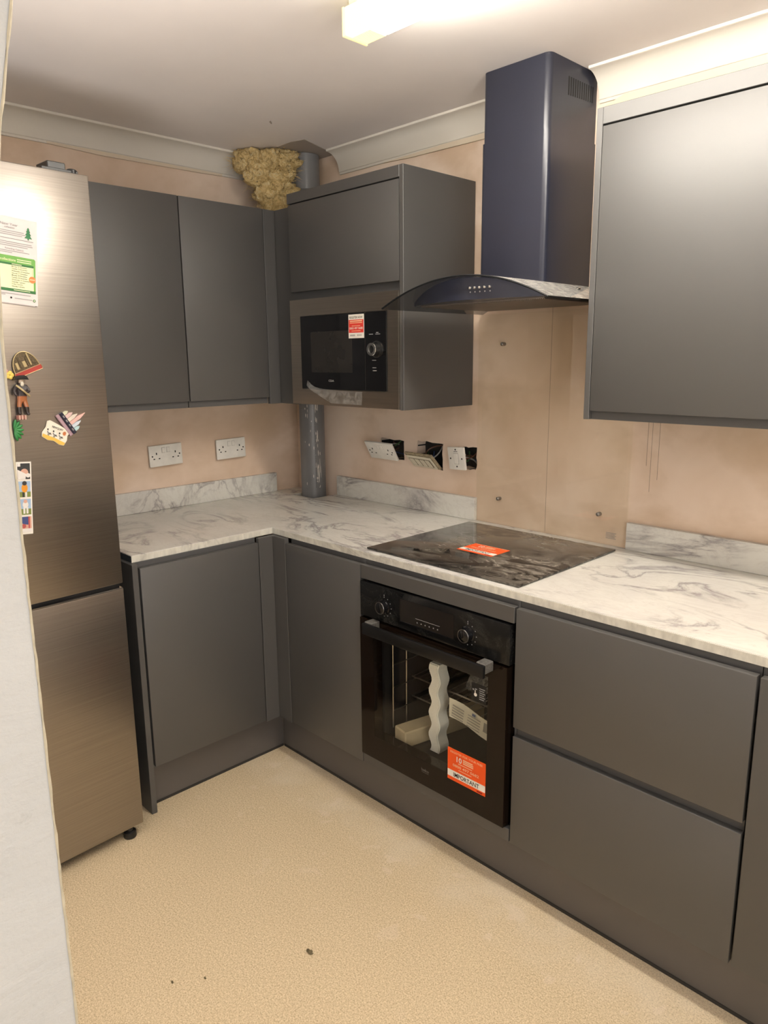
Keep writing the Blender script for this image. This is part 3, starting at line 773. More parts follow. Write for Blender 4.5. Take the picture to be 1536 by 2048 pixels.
for a, b in zip(rows, rows[1:]):
    for k in range(4): bm.faces.new((a[k], a[(k+1) % 4], b[(k+1) % 4], b[k]))
bm.faces.new(rows[0]); bm.faces.new(rows[-1][::-1]); bmesh.ops.recalc_face_normals(bm, faces=bm.faces)
P('glass_canopy', bm, SMOKE, t, smooth=True, auto=.6)
# dark edge line of the cut glass
bm = N(); tube(bm, [(hc-.30+.60*i/n, -.5008, gz(hc-.30+.60*i/n)-.0028) for i in range(n+1)], .0026, 6)
P('glass_edge', bm, plain('dark_glass_edge', (.012, .014, .016), .15), t, smooth=True)
# lens-shaped body below the glass
bm = N(); rows = []; zb = 1.6505; hw = .255
def yfr(x): return -(.478-.075*((x-hc)/hw)**2)
m = 36
for i in range(m+1):
    x = hc-hw+2*hw*i/m; zt_ = max(gz(x)-.0068, zb+.0015)
    rows.append([bm.verts.new(q) for q in ((x, yfr(x), zt_), (x, -.03, zt_), (x, -.03, zb), (x, yfr(x), zb))])
for a, b in zip(rows, rows[1:]):
    for k in range(4): bm.faces.new((a[k], a[(k+1) % 4], b[(k+1) % 4], b[k]))
bm.faces.new(rows[0]); bm.faces.new(rows[-1][::-1]); bmesh.ops.recalc_face_normals(bm, faces=bm.faces)
P('canopy_body', bm, HOODM, t, smooth=True, auto=.5)
FILT = m_steel('filter_mesh', (.40, .37, .34), .4)
bm = N(); box(bm, hc-.225, hc+.225, -.405, -.07, zb-.004, zb-.0002)
fl = P('filter', bm, FILT, t)
bm = N()
for k in range(75):
    x = hc-.222+k*.006; box(bm, x, x+.0028, -.402, -.073, zb-.006, zb-.004)
P('filter_slats', bm, FILT, fl, kind='stuff')
def fr(u, z, h=0):
    x = u; return Vector((x, yfr(x)-.0005, z))
for k in range(5):
    x = 1.4225+k*.0155; y = yfr(x)
    b_ = P('button', lathe(N(), [(.0042, -.001), (.0042, .005), (.003, .0065), (0, .007)], axisM((x, y-.0005, 1.6815), (0, -1, 0)), 14), CHROME, t, smooth=True)
    bm = N(); lathe(bm, [(.0022, 0), (.0022, .0004), (0, .0004)], axisM((x, y-.0012, 1.6705), (0, -1, 0)), 8); P('button_symbol', bm, DIMW, b_)
for x, y in ((hc+.215, -.22), (hc-.215, -.22)):
    P('glass_fixing', lathe(N(), [(.008, 0), (.008, .002), (.005, .004), (0, .0045)], axisM((x, y, gz(x)+.0004), (0, 0, 1)), 16), CHROME, t, smooth=True)

# ------------------------------------------------------------------ fridge freezer
fa = .05
t = T('fridge_freezer', 'tall brushed steel fridge freezer with magnets and a paper calendar on it', 'fridge', (.7225, -1.232, 0), fa)
FW = .595
P('body', B(-.60, -.062, -FW+.003, -.003, .045, 1.965, bev=.004), plain('dark_grey_fridge_side', (.06, .06, .06), .4), t, local=True)
def fdoor(name, z0, z1):
    bm = B(-.060, 0, -FW, 0, z0, z1, bev=.004, seg=2); return P(name, bm, FR_STEEL, t, local=True, smooth=True)
fdoor('fridge_door', .842, 1.977); fdoor('freezer_door', .039, .826)
P('door_lip', B(-.055, -.0015, -FW+.003, -.003, .8262, .8290), CHROME, t, local=True)
P('gap_liner', B(-.062, -.020, -FW+.003, -.003, .8292, .8418), BLACK, t, local=True)
P('plinth_grille', B(-.055, -.040, -FW+.02, -.02, .012, .0385), BLACKPL, t, local=True)
bm = N(); box(bm, -.085, -.018, -.10, -.052, 1.9772, 2.002, bev=.002); box(bm, -.06, -.012, -.118, -.022, 1.9772, 1.985, bev=.001)
lathe(bm, [(.014, 0), (.014, .010), (.010, .013), (0, .013)], axisM(Vector((-.024, -.034, 1.9772)), (0, 0, 1)), 20)
P('hinge_cover', bm, BLACKPL, t, local=True, smooth=True, auto=.4)
for y in (-.040, -FW+.04):
    bm = N(); lathe(bm, [(.019, 0), (.020, .004), (.019, .020), (.010, .024), (.008, .0385), (0, .0385)], Matrix.Translation((-.020, y, 0)), 20)
    P('foot', bm, BLACKPL, t, local=True, smooth=True)

# things held on the fridge: in the frame (outward, -s, z); s counts leftwards from the right edge
FM = wmat(t)
fO = FM @ Vector((0, 0, 0)); fU = (FM.to_3x3() @ Vector((0, 1, 0))); fN = (FM.to_3x3() @ Vector((1, 0, 0))); fV = Vector((0, 0, 1))
def fp(s, z, h=0): return fO+fU*(-(s-.010))+fV*z+fN*h
def fthing(name, label, cat, s, z, ang=0, group=None):
    """an Empty on the door: local x to the right along the door, local y up, local z outward, turned by ang"""
    M = Matrix((fU, fV, fN)).transposed().to_4x4() @ Matrix.Rotation(ang, 4, 'Z')
    o = T(name, label, cat, fp(s, z, .0012), rot=M.to_euler(), group=group); return o
def LF(parent, h=0): return Flat((0, 0, h), (1, 0, 0), (0, 1, 0), (0, 0, 1), parent, local=True)
# collection calendar (two loose sheets)
pw, ph = .200, .292
o = fthing('calendar_sheet', 'white and green printed sheet of holiday collection dates at the top of the fridge', 'paper', .1800, 1.632, -.09)
def sheet(w_, h_, off, z0, curl=.006):
    bm = N(); rows = []
    for i in range(9):
        u = -w_+w_*i/8
        rows.append([bm.verts.new((u+off[0], h_*j/8+off[1], z0+curl*(1-j/8)**2*(.4+.6*i/8))) for j in range(9)])
    for a, b in zip(rows, rows[1:]):
        for j in range(8): bm.faces.new((a[j], b[j], b[j+1], a[j+1]))
    r = bmesh.ops.extrude_face_region(bm, geom=bm.faces[:]); bmesh.ops.translate(bm, verts=[g for g in r['geom'] if isinstance(g, bmesh.types.BMVert)], vec=(0, 0, -.0004))
    bmesh.ops.recalc_face_normals(bm, faces=bm.faces); return bm
P('back_sheet', sheet(pw, .207, (-.006, -.002), .0006, 0), PAPER, o, local=True)
P('front_sheet', sheet(pw, .210, (0, 0), .0032, 0), PAPER, o, local=True)
F = LF(o, .0035)
def tl(u0, u1, v): F.rect(u0, v, u1, v+.0016, GREY_INK)
F.text('Christmas and New Year', -.0475, .1885, .0058, GREY_INK, 2, 'RIGHT', .012, .105); F.text('collection', -.0555, .1815, .0045, GREY_INK, 2, 'RIGHT', .01)
for k, e in enumerate((-.033, -.030, -.037)): tl(-.19, e, .1745-k*.0045)
tl(-.19, -.010, .1565)
for k, e in enumerate((-.014, -.012, -.024)): tl(-.19, e, .148-k*.0045)
F.text('Recycling Centres', -.034, .1310, .0040, GREY_INK, 2, 'RIGHT', .01, .045); tl(-.19, -.020, .1265); tl(-.19, -.062, .1225)
F.poly([(-.190, .0295), (-.0055, .0295), (-.0055, .1125), (-.0085, .1160), (-.190, .1160)], GREEN, 1)
F.rect(-.190, .0365, -.0105, .0935, LYEL, 2); F.rect(-.190, .0935, -.0105, .0985, DGREEN, 3); F.rect(-.190, .0295, -.0055, .0365, DGREEN, 2)
F.text('collections', -.0540, .1030, .0062, LYEL, 3, 'RIGHT', .015)
for v in (.1075, .1025): F.rect(-.051, v, -.016, v+.002, LYEL, 3)
F.rect(-.064, .0955, -.040, .0970, LYEL, 4)
for k, d in enumerate(('Monday 22 December', 'Tuesday 23 December', 'Wednesday 24 December', 'Saturday 27 December', 'Monday 29 December', 'Tuesday 30 December', 'Wednesday 31 December', 'Thursday 1 January', 'Friday 2 January', 'Saturday 3 January')):
    F.text(d, -.0645, .0890-k*.0053, .0030, INK, 3, 'LEFT', .01)
F.rect(-.060, .0325, -.020, .0340, LYEL, 4)
F.disc(-.014, .0640, .0085, CORAL, 3, 20); F.rect(-.0143, .0725, -.0137, .090, CORAL, 3); F.rect(-.0205, .0630, -.0075, .0655, PALE, 4)
# a small fir tree
tp = [(-.0225, .1915)]
for k, (w_, y) in enumerate(((.0035, .186), (.002, .186), (.0055, .1795), (.003, .1795), (.0075, .172), (.004, .172), (.0095, .1645))): tp.append((-.0225+w_, y))
tp += [(-.021, .1645), (-.021, .1605), (-.024, .1605), (-.024, .1645)]
for k, (w_, y) in enumerate(((.0095, .1645), (.004, .172), (.0075, .172), (.003, .1795), (.0055, .1795), (.002, .186), (.0035, .186))): tp.append((-.0225-w_, y))
F.poly(tp, TREE, 2)
tl(-.19, -.018, .0225); tl(-.19, -.080, .019); tl(-.058, -.015, .0125); F.disc(-.0665, .0135, .0025, INK, 2, 10); F.disc(-.0095, .0125, .0035, DGREEN, 2, 12); F.disc(-.0095, .0125, .0016, LYEL, 3, 10)
F.done('printing')

# half-round souvenir magnet
o = fthing('half_round_magnet', 'half-round bronze skyline magnet with a red banner, upper left of the fridge door', 'magnet', .2215, 1.468, .36)
ol = [(.034*math.cos(PI*k/20), .006+.046*math.sin(PI*k/20)) for k in range(21)]+[(-.036, .0), (.036, .0)]
P('plate', prism(N(), [(.0355*math.cos(PI*k/20), .004+.049*math.sin(PI*k/20)) for k in range(21)]+[(-.034, -.006), (.034, -.006)], 0, .0035, 'z', bev=.0008), BRONZE, o, local=True)
bm = N(); tube(bm, [(.034*math.cos(PI*k/20), .004+.0475*math.sin(PI*k/20), .004) for k in range(21)], .0013, 6); P('rim', bm, GOLD, o, local=True)
for i, (u, v0, w_, h_) in enumerate(((-.024, .012, .007, .018), (-.014, .012, .004, .032), (-.006, .012, .009, .016), (.005, .012, .005, .026), (.012, .012, .004, .033), (.019, .012, .007, .014))):
    P('tower', B(u, u+w_, v0, v0+h_, .003, .0055, bev=.0008), BRONZE if i % 2 else GOLD, o, local=True)
bm = N(); box(bm, -.037, .037, -.007, .007, .003, .006, bev=.002, seg=2); P('banner', bm, ink('red_enamel', (.38, .06, .05), .3), o, local=True)
bm = N(); tube(bm, [(-.036, -.006, .0062), (.036, -.006, .0062), (.0375, 0, .0062), (.036, .006, .0062), (-.036, .006, .0062), (-.0375, 0, .0062), (-.036, -.006, .0062)], .0008, 6); P('banner_rim', bm, GOLD, o, local=True)

# pirate figurine magnet
o = fthing('pirate_magnet', 'small moulded pirate figure magnet standing on a chest, left edge of the fridge', 'magnet', .2480, 1.353, -.03)
jt = {'pel': (0, .046, .006, .0100), 'spi': (0, .060, .007, .0110), 'che': (0, .073, .007, .0118), 'nec': (.0, .082, .007, .0048), 'hed': (.000, .090, .008, .0078), 'top': (0, .096, .008, .006),
      'hl': (-.006, .040, .006, .0070), 'kl': (-.009, .024, .007, .0058), 'al': (-.008, .008, .006, .0050), 'fl': (-.008, .004, .010, .0050),
      'hr': (.006, .040, .006, .0070), 'kr': (.010, .024, .008, .0058), 'ar': (.012, .007, .006, .0050), 'fr': (.015, .003, .010, .0050),
      'sl': (-.012, .076, .007, .0060), 'el': (-.019, .064, .008, .0050), 'wl': (-.014, .052, .012, .0040), 'sr': (.012, .076, .007, .0060), 'er': (.018, .064, .010, .0050), 'wr': (.008, .062, .015, .0042)}
ed = [('pel', 'spi'), ('spi', 'che'), ('che', 'nec'), ('nec', 'hed'), ('hed', 'top'), ('pel', 'hl'), ('hl', 'kl'), ('kl', 'al'), ('al', 'fl'), ('pel', 'hr'), ('hr', 'kr'), ('kr', 'ar'), ('ar', 'fr'), ('che', 'sl'), ('sl', 'el'), ('el', 'wl'), ('che', 'sr'), ('sr', 'er'), ('er', 'wr')]
ks = list(jt); me = bpy.data.meshes.new('figure'); me.from_pydata([jt[k][:3] for k in ks], [(ks.index(a), ks.index(b)) for a, b in ed], [])
fig = bpy.data.objects.new('figure', me); C.objects.link(fig); fig.parent = o
md = fig.modifiers.new('skin', 'SKIN'); 
lay = me.skin_vertices[0] if me.skin_vertices else None
for i, k in enumerate(ks):
    me.skin_vertices[0].data[i].radius = (jt[k][3], jt[k][3]*.8)
    me.skin_vertices[0].data[i].use_root = (k == 'pel')
fig.modifiers.new('sub', 'SUBSURF').levels = 1; fig.modifiers['sub'].render_levels = 1
g = G('pirate_paint'); sx = g.n('ShaderNodeSeparateXYZ'); g.l(g.objc(), sx.inputs[0])
g.bsdf(g.ramp(g.math('MULTIPLY', sx.outputs[1], 10), [(0, (.03, .02, .015)), (.22, (.03, .02, .015)), (.24, (.36, .13, .05)), (.50, (.30, .10, .04)), (.52, (.045, .035, .035)), (.83, (.05, .035, .035)), (.85, (.55, .42, .30))], 'CONSTANT'), .35)
me.materials.append(g.m)
bm = N(); prism(bm, [(-.021, .092), (-.016, .101), (-.006, .1045), (.006, .1055), (.013, .102), (.017, .094), (.008, .0955), (-.006, .0955)], .001, .019, 'z', bev=.002); P('hat', bm, BLACKPL, o, local=True)
bm = N(); ball(bm, (0, .083, .014), .005, 1, 1.4, .7); P('beard', bm, ink('pale_beard', (.60, .55, .45)), o, local=True, smooth=True)
bm = N(); tube(bm, [(-.016, .080, .016), (.0, .066, .019), (.016, .052, .017)], .0026, 8); P('sash', bm, GOLD, o, local=True)
bm = N(); box(bm, -.017, .006, -.008, .003, 0, .014, bev=.0015); P('chest', bm, plain('chest_paint', (.30, .12, .09), .5), o, local=True)
for x in (-.014, -.007, .001): P('chest_strap', B(x, x+.003, -.0083, .0033, .012, .0150), ink('chest_strap_paint', (.6, .42, .34)), o, local=True)
# the two half-hidden ones
o = fthing('flower_magnet', 'small yellow and pink magnet peeping out beside the pirate hat', 'magnet', .270, 1.459, 0)
bm = N()
for k in range(5): ball(bm, (.006*math.cos(k*1.256), .006*math.sin(k*1.256), .004), .0055, 1, 1, .5, 2)
P('petals', bm, ink('yellow_paint', (.70, .52, .12), .4), o, local=True, smooth=True)
bm = N(); ball(bm, (-.010, .010, .004), .007, 1, 1, .5); P('pink_bud', bm, ink('pink_paint', (.60, .28, .26), .4), o, local=True, smooth=True)
o = fthing('leaf_magnet', 'green leaf-shaped magnet half hidden behind the near wall', 'magnet', .273, 1.318, 0)
LEAFG = plain('leaf_green', (.03, .20, .05), .35)
for k in range(7):
    a = -1.35+k*.45; bm = N(); ball(bm, (0, 0, 0), .0135, 1, .33, .25, 2)
    bm.transform(Matrix.Translation((.011*math.cos(a), .016*math.sin(a), .004)) @ Matrix.Rotation(a, 4, 'Z')); P('leaf', bm, LEAFG, o, local=True, smooth=True)
# pastel pointed novelty magnet
o = fthing('pastel_town_magnet', 'pastel pointed novelty magnet with dark base band, tilted on the fridge door', 'magnet', .1375, 1.3245, -1.02)
L_ = .0335
P('base_band', B(-L_, L_, 0, .0095, .0, .010, bev=.001), ink('navy_enamel', (.03, .03, .05), .3), o, local=True)
P('base_ledge', B(-L_, L_, -.010, -.0003, .0, .006, bev=.001), ink('mauve_paint', (.42, .28, .32), .4), o, local=True)
pc = [(.62, .62, .46), (.66, .48, .45), (.70, .62, .52), (.70, .45, .40), (.55, .60, .66), (.42, .58, .60)]
hts = [.016, .024, .033, .052, .030, .018]
for k in range(6):
    x = -L_+.003+k*.0103; hh = hts[k]
    c_ = ink('pastel_paint_%d' % k, pc[k], .4)
    bm = N(); prism(bm, [(x, .0098), (x+.0096, .0098), (x+.0096, .0098+hh*.6), (x+.0048, .0098+hh), (x, .0098+hh*.6)], .0, .007-.0006*abs(k-3), 'z', bev=.0006); hs = P('house', bm, c_, o, local=True)
    P('house_door', B(x+.0032, x+.0064, .0105, .0160, .0066-.0006*abs(k-3), .0076-.0006*abs(k-3)), ink('ochre_paint_%d' % k, (.42, .28, .10) if k % 2 else (.22, .20, .18)), hs)
    bm = N()
F = LF(o, .0101)
for k in range(4): F.rect(-.025+k*.014, .003, -.018+k*.014, .0065, GREY_INK)
F.done('printing')
# seaside magnet
o = fthing('seaside_magnet', 'cream wavy-edged seaside magnet with gulls and the word NEWQUAY', 'magnet', .1670, 1.301, -.42)
wv = [(-.033, -.020), (-.016, -.024), (0, -.021), (.016, -.026), (.030, -.024), (.034, -.008), (.031, .004), (.036, .016), (.034, .024), (.015, .022), (-.004, .026), (-.026, .029), (-.033, .024), (-.031, .008), (-.036, -.008)]
P('plate', prism(N(), wv, 0, .0045, 'z', bev=.0009), ink('cream_enamel', (.80, .74, .62), .3), o, local=True)
F = LF(o, .0046)
YS = ink('sand_yellow', (.72, .47, .10)); ORB = ink('orange_ball', (.52, .18, .07))
F.poly([(-.033, -.019), (-.016, -.023), (0, -.020), (.016, -.025), (.029, -.023), (.031, -.016), (.014, -.014), (0, -.012), (-.02, -.0115), (-.034, -.011)], YS, 1)
F.text('NEWQUAY', -.001, .0125, .0052, INK, 2, 'CENTER', .02, .031)
for k, u in enumerate((-.020, -.004, .013)):
    F.disc(u, -.002, .0052, GREY_INK, 2, 12, .0038); F.disc(u+.001, -.0005, .0038, WHITE, 3, 12, .0030); F.disc(u-.005, .004, .0022, INK, 3, 8); F.rect(u-.0008, -.0115, u+.0004, -.004, INK, 2); F.rect(u+.0018, -.0115, u+.003, -.004, INK, 2); F.poly([(u+.003, -.003), (u+.009, -.006), (u+.004, -.007)], INK, 3)
F.disc(.0215, .0075, .0055, ORB, 2, 14); F.poly([(.0225, .002), (.0275, .0075), (.0225, .013), (.0255, .0075)], WHITE, 3)
F.done('printing')
# strip of four photographs
o = fthing('photo_strip', 'white strip of four small photographs low on the fridge door', 'photo strip', .2660, 1.040, -.075)
P('card', prism(N(), [(-.026, 0), (.012, 0), (.012, .194), (-.026, .194)], 0, .0009, 'z'), ink('photo_white', (.82, .77, .70)), o, local=True)
SKY = ink('photo_sky', (.34, .46, .62)); GRS = ink('photo_grass', (.20, .24, .07)); DRK = ink('photo_dark', (.05, .05, .05)); SKN = ink('photo_skin', (.62, .36, .27)); ORG = ink('photo_orange', (.72, .30, .04)); WHT = ink('photo_pale', (.74, .70, .66)); RDP = ink('photo_red', (.45, .10, .09)); BLU = ink('photo_blue', (.06, .08, .20))
for k in range(4):
    ph_ = P('photograph', B(-.0235, .0085, .0055+k*.0475, .0475+k*.0475, .0009, .0012), DRK, o, local=True)
    F = Flat((0, 0, .0012), (1, 0, 0), (0, 1, 0), (0, 0, 1), o, local=True)
    v = .0055+k*.0475; u0, u1, v1 = -.0235, .0085, v+.042
    if k == 3:
        F.rect(u0, v, u1, v1, DRK, 1); F.disc(-.006, v+.018, .010, SKN, 2, 14); F.poly([(u0, v), (-.004, v), (-.002, v+.014), (u0, v+.026)], WHT, 3); F.disc(.003, v+.010, .006, WHT, 3, 12); F.rect(u0, v+.034, -.016, v1, WHT, 2)
    elif k == 2:
        F.rect(u0, v, u1, v1, SKY, 1); F.rect(u0, v, u1, v+.014, GRS, 2); F.disc(-.007, v+.024, .008, ORG, 3, 14, .012); F.disc(-.007, v+.037, .006, DRK, 4, 12); F.rect(-.013, v, -.008, v+.013, DRK, 3); F.rect(-.006, v, -.001, v+.013, WHT, 3)
    elif k == 1:
        F.rect(u0, v, u1, v1, SKY, 1); F.rect(u0, v, u1, v+.016, GRS, 2); F.disc(-.006, v+.027, .0075, WHT, 3, 14, .009); F.disc(-.006, v+.036, .005, SKN, 4, 12); F.rect(-.012, v+.003, -.007, v+.02, WHT, 3); F.rect(-.004, v+.003, .001, v+.02, WHT, 3)
    else:
        F.rect(u0, v, u1, v1, SKN, 1); F.poly([(u0, v+.03), (u0, v1), (.002, v1), (.0, v+.02), (-.012, v+.022)], BLU, 2); F.rect(.0, v+.010, .004, v1, RDP, 3); F.rect(u0, v, u1, v+.010, WHT, 2); F.disc(-.012, v+.017, .006, RDP, 3, 10)
    for q in F.done('photo_print'):
        mw = q.location.copy(); q.parent = ph_; q.location = mw-ph_.location

# ------------------------------------------------------------------ sockets
SG = 'double sockets'
def faceplate(o, wd, ht, mat, dbl=True):
    P('faceplate', B(-wd/2, wd/2, -.005, .004, -ht/2, ht/2, bev=.002, seg=2), mat, o, local=True, smooth=True)
def double_socket(name, label, loc, rot, mat=None, group=SG):
    o = T(name, label, 'socket', loc, rot=rot, group=group); faceplate(o, .146, .086, mat or WHITEPL)
    for sx_ in (-.0105, .0105):
        bm = N(); box(bm, sx_-.0065, sx_+.0065, -.0075, -.004, .012, .032, bev=.001); P('rocker_switch', bm, mat or WHITEPL, o, local=True)
        P('switch_surround', B(sx_-.0075, sx_+.0075, -.0053, -.0048, .011, .033), ink('switch_gap_grey', (.42, .40, .36)), o, local=True)
    bm = N()
    for cx in (-.042, .042):
        for (u, v, a, b) in ((0, .010, .0022, .0042), (-.0115, -.011, .0034, .0021), (.0115, -.011, .0034, .0021)): box(bm, cx+u-a, cx+u+a, -.0056, -.0046, v-b, v+b)
    for cx in (-.0605, .0605): lathe(bm, [(.0032, 0), (.0032, .0008), (0, .0008)], axisM((cx, -.0048, 0), (0, -1, 0)), 10)
    P('socket_holes', bm, PIN, o, local=True, kind='stuff'); return o
ML = (0, 0, PI/2)          # facing into the room from the left wall
s1 = double_socket('double_socket', 'white double socket on the left wall, nearer the fridge', (.012, -.6925, 1.112), (0, -.03, PI/2-.0))
s2 = double_socket('double_socket', 'white double socket on the left wall, nearer the corner pipe', (.013, -.3815, 1.111), (0, -.02, PI/2))
BOX = plain('black_foil_box', (.012, .013, .013), .35, bump=.6, vs=90)
P('back_box', B(-.066, .066, .0042, .010, -.036, .036), BOX, s1, local=True); P('back_box', B(-.068, .060, .0042, .010, -.036, .036), BOX, s2, local=True)
# the three loose plates on the back wall
def backbox(o, x0, x1, z0, z1, seed):
    R = random.Random(seed); bm = N()
    box(bm, x0, x1, .050, .054, z0, z1); box(bm, x0, x0+.003, .006, .05, z0, z1); box(bm, x1-.003, x1, .006, .05, z0, z1); box(bm, x0, x1, .006, .05, z0, z0+.003); box(bm, x0, x1, .006, .05, z1-.003, z1)
    P('back_box', bm, BOX, o)
    c = wmat(o) @ Vector((0, .006, 0))
    cols = [plain('wire_brown', (.10, .04, .02), .4), plain('wire_blue', (.03, .05, .12), .4), plain('wire_grey', (.28, .27, .25), .4), plain('wire_green', (.05, .13, .04), .4)]
    for k in range(5):
        a = Vector((R.uniform(x0+.02, x1-.012), .045, R.uniform(z0+.01, z1-.01))); m_ = Vector((R.uniform(x0+.02, x1-.012), R.uniform(.0, .02), R.uniform(z0+.012, z1-.008)))
        e = c+Vector((R.uniform(-.02, .03), 0, R.uniform(-.012, .012)))
        pts = []
        for i in range(9):
            s_ = i/8; pts.append(a*(1-s_)**2+m_*2*s_*(1-s_)+e*s_*s_)
        bm = N(); tube(bm, pts, .0028, 6); P('wire', bm, cols[k % 4], o, smooth=True)
s3 = double_socket('double_socket', 'white double socket hanging tilted out of its wall hole, left of three', (.623, -.052, 1.120), (.575, .023, .086))
backbox(s3, .562, .703, 1.080, 1.166, 1)
s4 = T('switch_plate', 'cream four-gang switch plate hanging below its open hole, middle of three', 'switch', (.828, -.028, 1.092), rot=(.80, .019, -.008))
GRIME = plain('grimy_plate_edge', (.34, .28, .18), .6, var=.4, vs=120)
P('rear_frame', B(-.073, .073, -.001, .010, -.043, .043, bev=.003), GRIME, s4, local=True)
P('faceplate', B(-.064, .064, -.006, -.0012, -.035, .035, bev=.002), CREAMPL, s4, local=True)
P('switch_surround', B(-.056, .056, -.0066, -.0058, -.0225, .0225), plain('switch_gap_brown', (.20, .16, .10), .6), s4, local=True)
for k in range(4): P('rocker_switch', B(-.053+k*.027, -.053+k*.027+.022, -.0085, -.0058, -.020, .020, bev=.0015), CREAMPL, s4, local=True)
backbox(s4, .770, .914, 1.058, 1.171, 2)
s5 = T('fused_spur', 'white single fused spur standing off its wall hole, right of three', 'switch', (1.015, -.039, 1.122), rot=(.114, -.055, -.106))
faceplate(s5, .086, .086, WHITEPL)
bm = N(); box(bm, -.011, .011, -.0075, -.0045, -.020, .020, bev=.0015); P('rocker_switch', bm, WHITEPL, s5, local=True)
P('switch_surround', B(-.0125, .0125, -.0053, -.0048, -.0215, .0215), bpy.data.materials['switch_gap_grey'], s5, local=True)
for (u, v) in ((-.030, 0), (.030, 0), (0, -.0305), (0, .034)): P('screw_hole', lathe(N(), [(.0032, 0), (.0032, .001), (0, .001)], axisM((u, -.0048, v), (0, -1, 0)), 10), PIN, s5, local=True)
bm = N()
box(bm, -.010, .010, -.0056, -.0048, .0255, .0272)
P('neon_slot', bm, PIN, s5, local=True)
backbox(s5, .981, 1.081, 1.075, 1.167, 3)

# ------------------------------------------------------------------ pipe and insulation
px, py, pr = .2132, -.0832, .055
t = T('soil_pipe', 'grey plastic soil pipe standing in the corner with plaster splashes', 'pipe', (px, py, 0))
P('pipe_wall', lathe(N(), [(pr, 0.001), (pr, ZC-.003)], Matrix.Translation((px, py, 0)), 48), PVC, t, smooth=True)
P('socket_collar', lathe(N(), [(pr+.0005, 2.17), (pr+.006, 2.175), (pr+.006, ZC-.004), (pr+.0005, ZC-.003)], Matrix.Translation((px, py, 0)), 48), PVC, t, smooth=True)
def onpipe(a, z, r_=.0004): return Vector((px+(pr+r_)*math.cos(a), py+(pr+r_)*math.sin(a), z))
bm = N(); R = random.Random(11)
for k in range(46):
    a = R.gauss(-.28, .10) if k < 34 else R.gauss(-.9, .35); z = R.uniform(.90, 1.31); L1 = R.uniform(.004, .022)*(1.8 if k < 14 else .6); w_ = R.uniform(.02, .055)
    v = [bm.verts.new(onpipe(a+da*w_*R.uniform(.6, 1), z+dz*L1, .0006)) for da, dz in ((-1, 0), (-.6, .8), (.3, 1), (1, .2), (.5, -.9), (-.5, -.7))]
    bm.faces.new(v)
P('plaster_splash', bm, PVCS, t, kind='stuff')
bm = N()
for k in range(40):
    z = .93+k*.0075
    if k % 7 == 5: continue
    v = [bm.verts.new(onpipe(-.46+da, z+dz, .0005)) for da, dz in ((-.022, 0), (.022, 0), (.022, .0045), (-.022, .0045))]; bm.faces.new(v)
P('printed_code', bm, plain('pipe_print', (.06, .06, .06), .5), t, kind='stuff')

t = T('insulation_clump', 'torn clump of yellow mineral wool stuffed beside the pipe at the ceiling', 'insulation', (.17, -.24, 2.056))
bm = N(); R = random.Random(5)
rt = Vector((.714, .70, 0)); to = Vector((.70, -.714, 0))
blobs = [(-.075, .215, .050), (-.03, .205, .058), (.02, .21, .056), (.065, .215, .05), (.085, .17, .045), (-.035, .155, .055), (.025, .145, .062), (.065, .11, .05), (.0, .09, .05), (.035, .05, .046), (.02, .03, .030), (-.105, .20, .028), (.10, .215, .036)]
cen = Vector((.168, -.250, 2.058))
for (u, z, r_) in blobs:
    c = cen+rt*u+to*R.uniform(-.015, .025)+Vector((0, 0, z)); ball(bm, c, r_, R.uniform(.8, 1.1), R.uniform(.8, 1.1), R.uniform(.75, 1.0), 4)
for v in bm.verts:
    n1 = noise.fractal(v.co*22, 1.0, 2.0, 4); n2 = noise.fractal(v.co*70+Vector((3, 1, 7)), 1.0, 2.0, 3)
    d = (v.co-(cen+Vector((0, 0, v.co.z-cen.z)))).normalized(); n3 = noise.fractal(v.co*190, 1.0, 2.0, 2); v.co += d*(n1*.026+n2*.012+n3*.005)+Vector((0, 0, n2*.010+n3*.004))+rt*(n1*.010)
    v.co.z = max(min(v.co.z, ZC-.003), 2.0575)
    v.co.x = max(v.co.x, .01)
    dp = Vector((v.co.x-px, v.co.y-py)); L_ = dp.length
    if L_ < .070: dp *= .070/max(L_, 1e-4); v.co.x, v.co.y = px+dp.x, py+dp.y
P('wool_mass', bm, WOOL, t, smooth=True, auto=3)
bm = N()
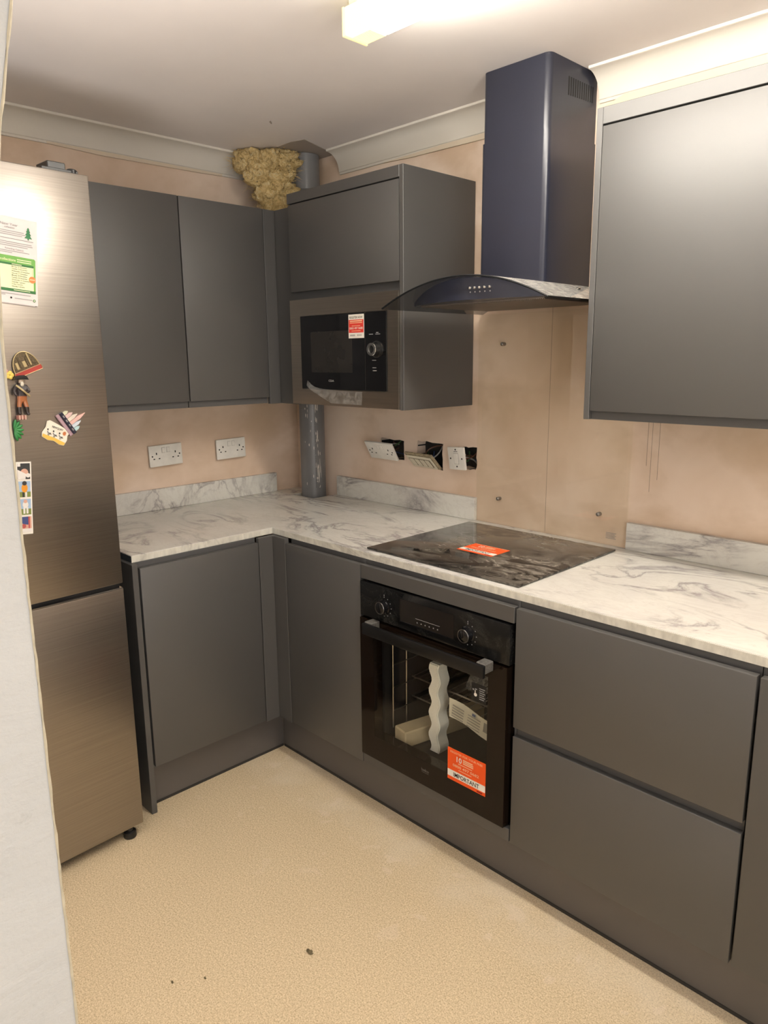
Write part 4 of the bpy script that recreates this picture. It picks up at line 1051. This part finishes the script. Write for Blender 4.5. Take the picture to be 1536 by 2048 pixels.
for k in range(1500):
    (u, z, r_) = R.choice(blobs); a = R.uniform(0, 2*PI); 
    c = cen+rt*(u+math.cos(a)*r_*.95)+to*R.uniform(-.01, .045)+Vector((0, 0, z+math.sin(a)*r_*.85)); ll = R.uniform(.5, 1.5); d = (rt*(math.cos(a)*.022+R.uniform(-.012, .012))+Vector((0, 0, math.sin(a)*.014+R.uniform(-.012, .008)))+to*R.uniform(-.006, .016))*ll
    s_ = Vector((R.uniform(-1, 1), R.uniform(-1, 1), R.uniform(-1, 1)))*.0007
    q = [c, c+d*.5+s_*5, c+d+s_*12]
    for p_ in q: p_.z = min(max(p_.z, 2.057), ZC-.002)
    v = [bm.verts.new(q[0]-s_), bm.verts.new(q[0]+s_), bm.verts.new(q[1]+s_), bm.verts.new(q[2]), bm.verts.new(q[1]-s_)]; bm.faces.new(v)
P('loose_fibres', bm, WOOL, t, kind='stuff')

# ------------------------------------------------------------------ ceiling light
lx0, lx1, ly0, ly1, lz = 1.338, 2.84, -.862, -.788, 2.2355
t = T('ceiling_light', 'long lit fluorescent ceiling light with yellowed prismatic diffuser', 'ceiling light', (2.0, -.825, ZC))
P('spine', B(lx0+.01, lx1-.01, ly0+.012, ly1-.012, ZC-.018, ZC-.0006), WHITEPL, t)
P('diffuser', B(lx0+.075, lx1-.004, ly0, ly1, lz, ZC-.0185, bev=.004, seg=2), LIT, t)
P('diffuser_end', B(lx0+.006, lx0+.0748, ly0, ly1, lz, ZC-.0185, bev=.003, seg=2), LITDIM, t, label='dimmer ribbed end of the diffuser')
bm = N()
for k in range(14):
    x = lx0+.010+k*.0046; box(bm, x, x+.0018, ly0+.022, ly1-.002, lz-.0006, lz+.0004)
P('prism_rib', bm, LITEND, t, kind='stuff')
P('end_cap', B(lx0, lx0+.0058, ly0-.002, ly1+.002, lz-.002, ZC-.0185, bev=.001), LITEND, t, label='yellowed plastic end cap')
P('end_cap', B(lx1-.0038, lx1+.002, ly0-.002, ly1+.002, lz-.002, ZC-.0185, bev=.001), LITEND, t)

# ------------------------------------------------------------------ crumbs on the floor
DEB = plain('dry_debris', (.13, .10, .05), .8, var=.4, vs=200)
for i, (x, y, r_, lab) in enumerate(((1.481, -1.162, .012, 'curled brown scrap in the middle of the beige floor'), (1.315, -1.459, .006, 'tiny brown crumb on the floor nearest the doorway wall'), (1.36, -1.395, .005, 'tiny dark crumb on the floor left of the curled scrap'))):
    bm = N(); R = random.Random(i)
    ball(bm, (x, y, r_*.22), r_, 1.0, .45, .2, 2)
    for v in bm.verts: v.co += Vector((noise.noise(v.co*300)*r_*.4, noise.noise(v.co*300+Vector((5, 5, 5)))*r_*.4, 0)); v.co.z = max(v.co.z, .0002)
    tag(P('floor_debris', bm, DEB, smooth=True), lab, 'debris', 'scraps on the floor')
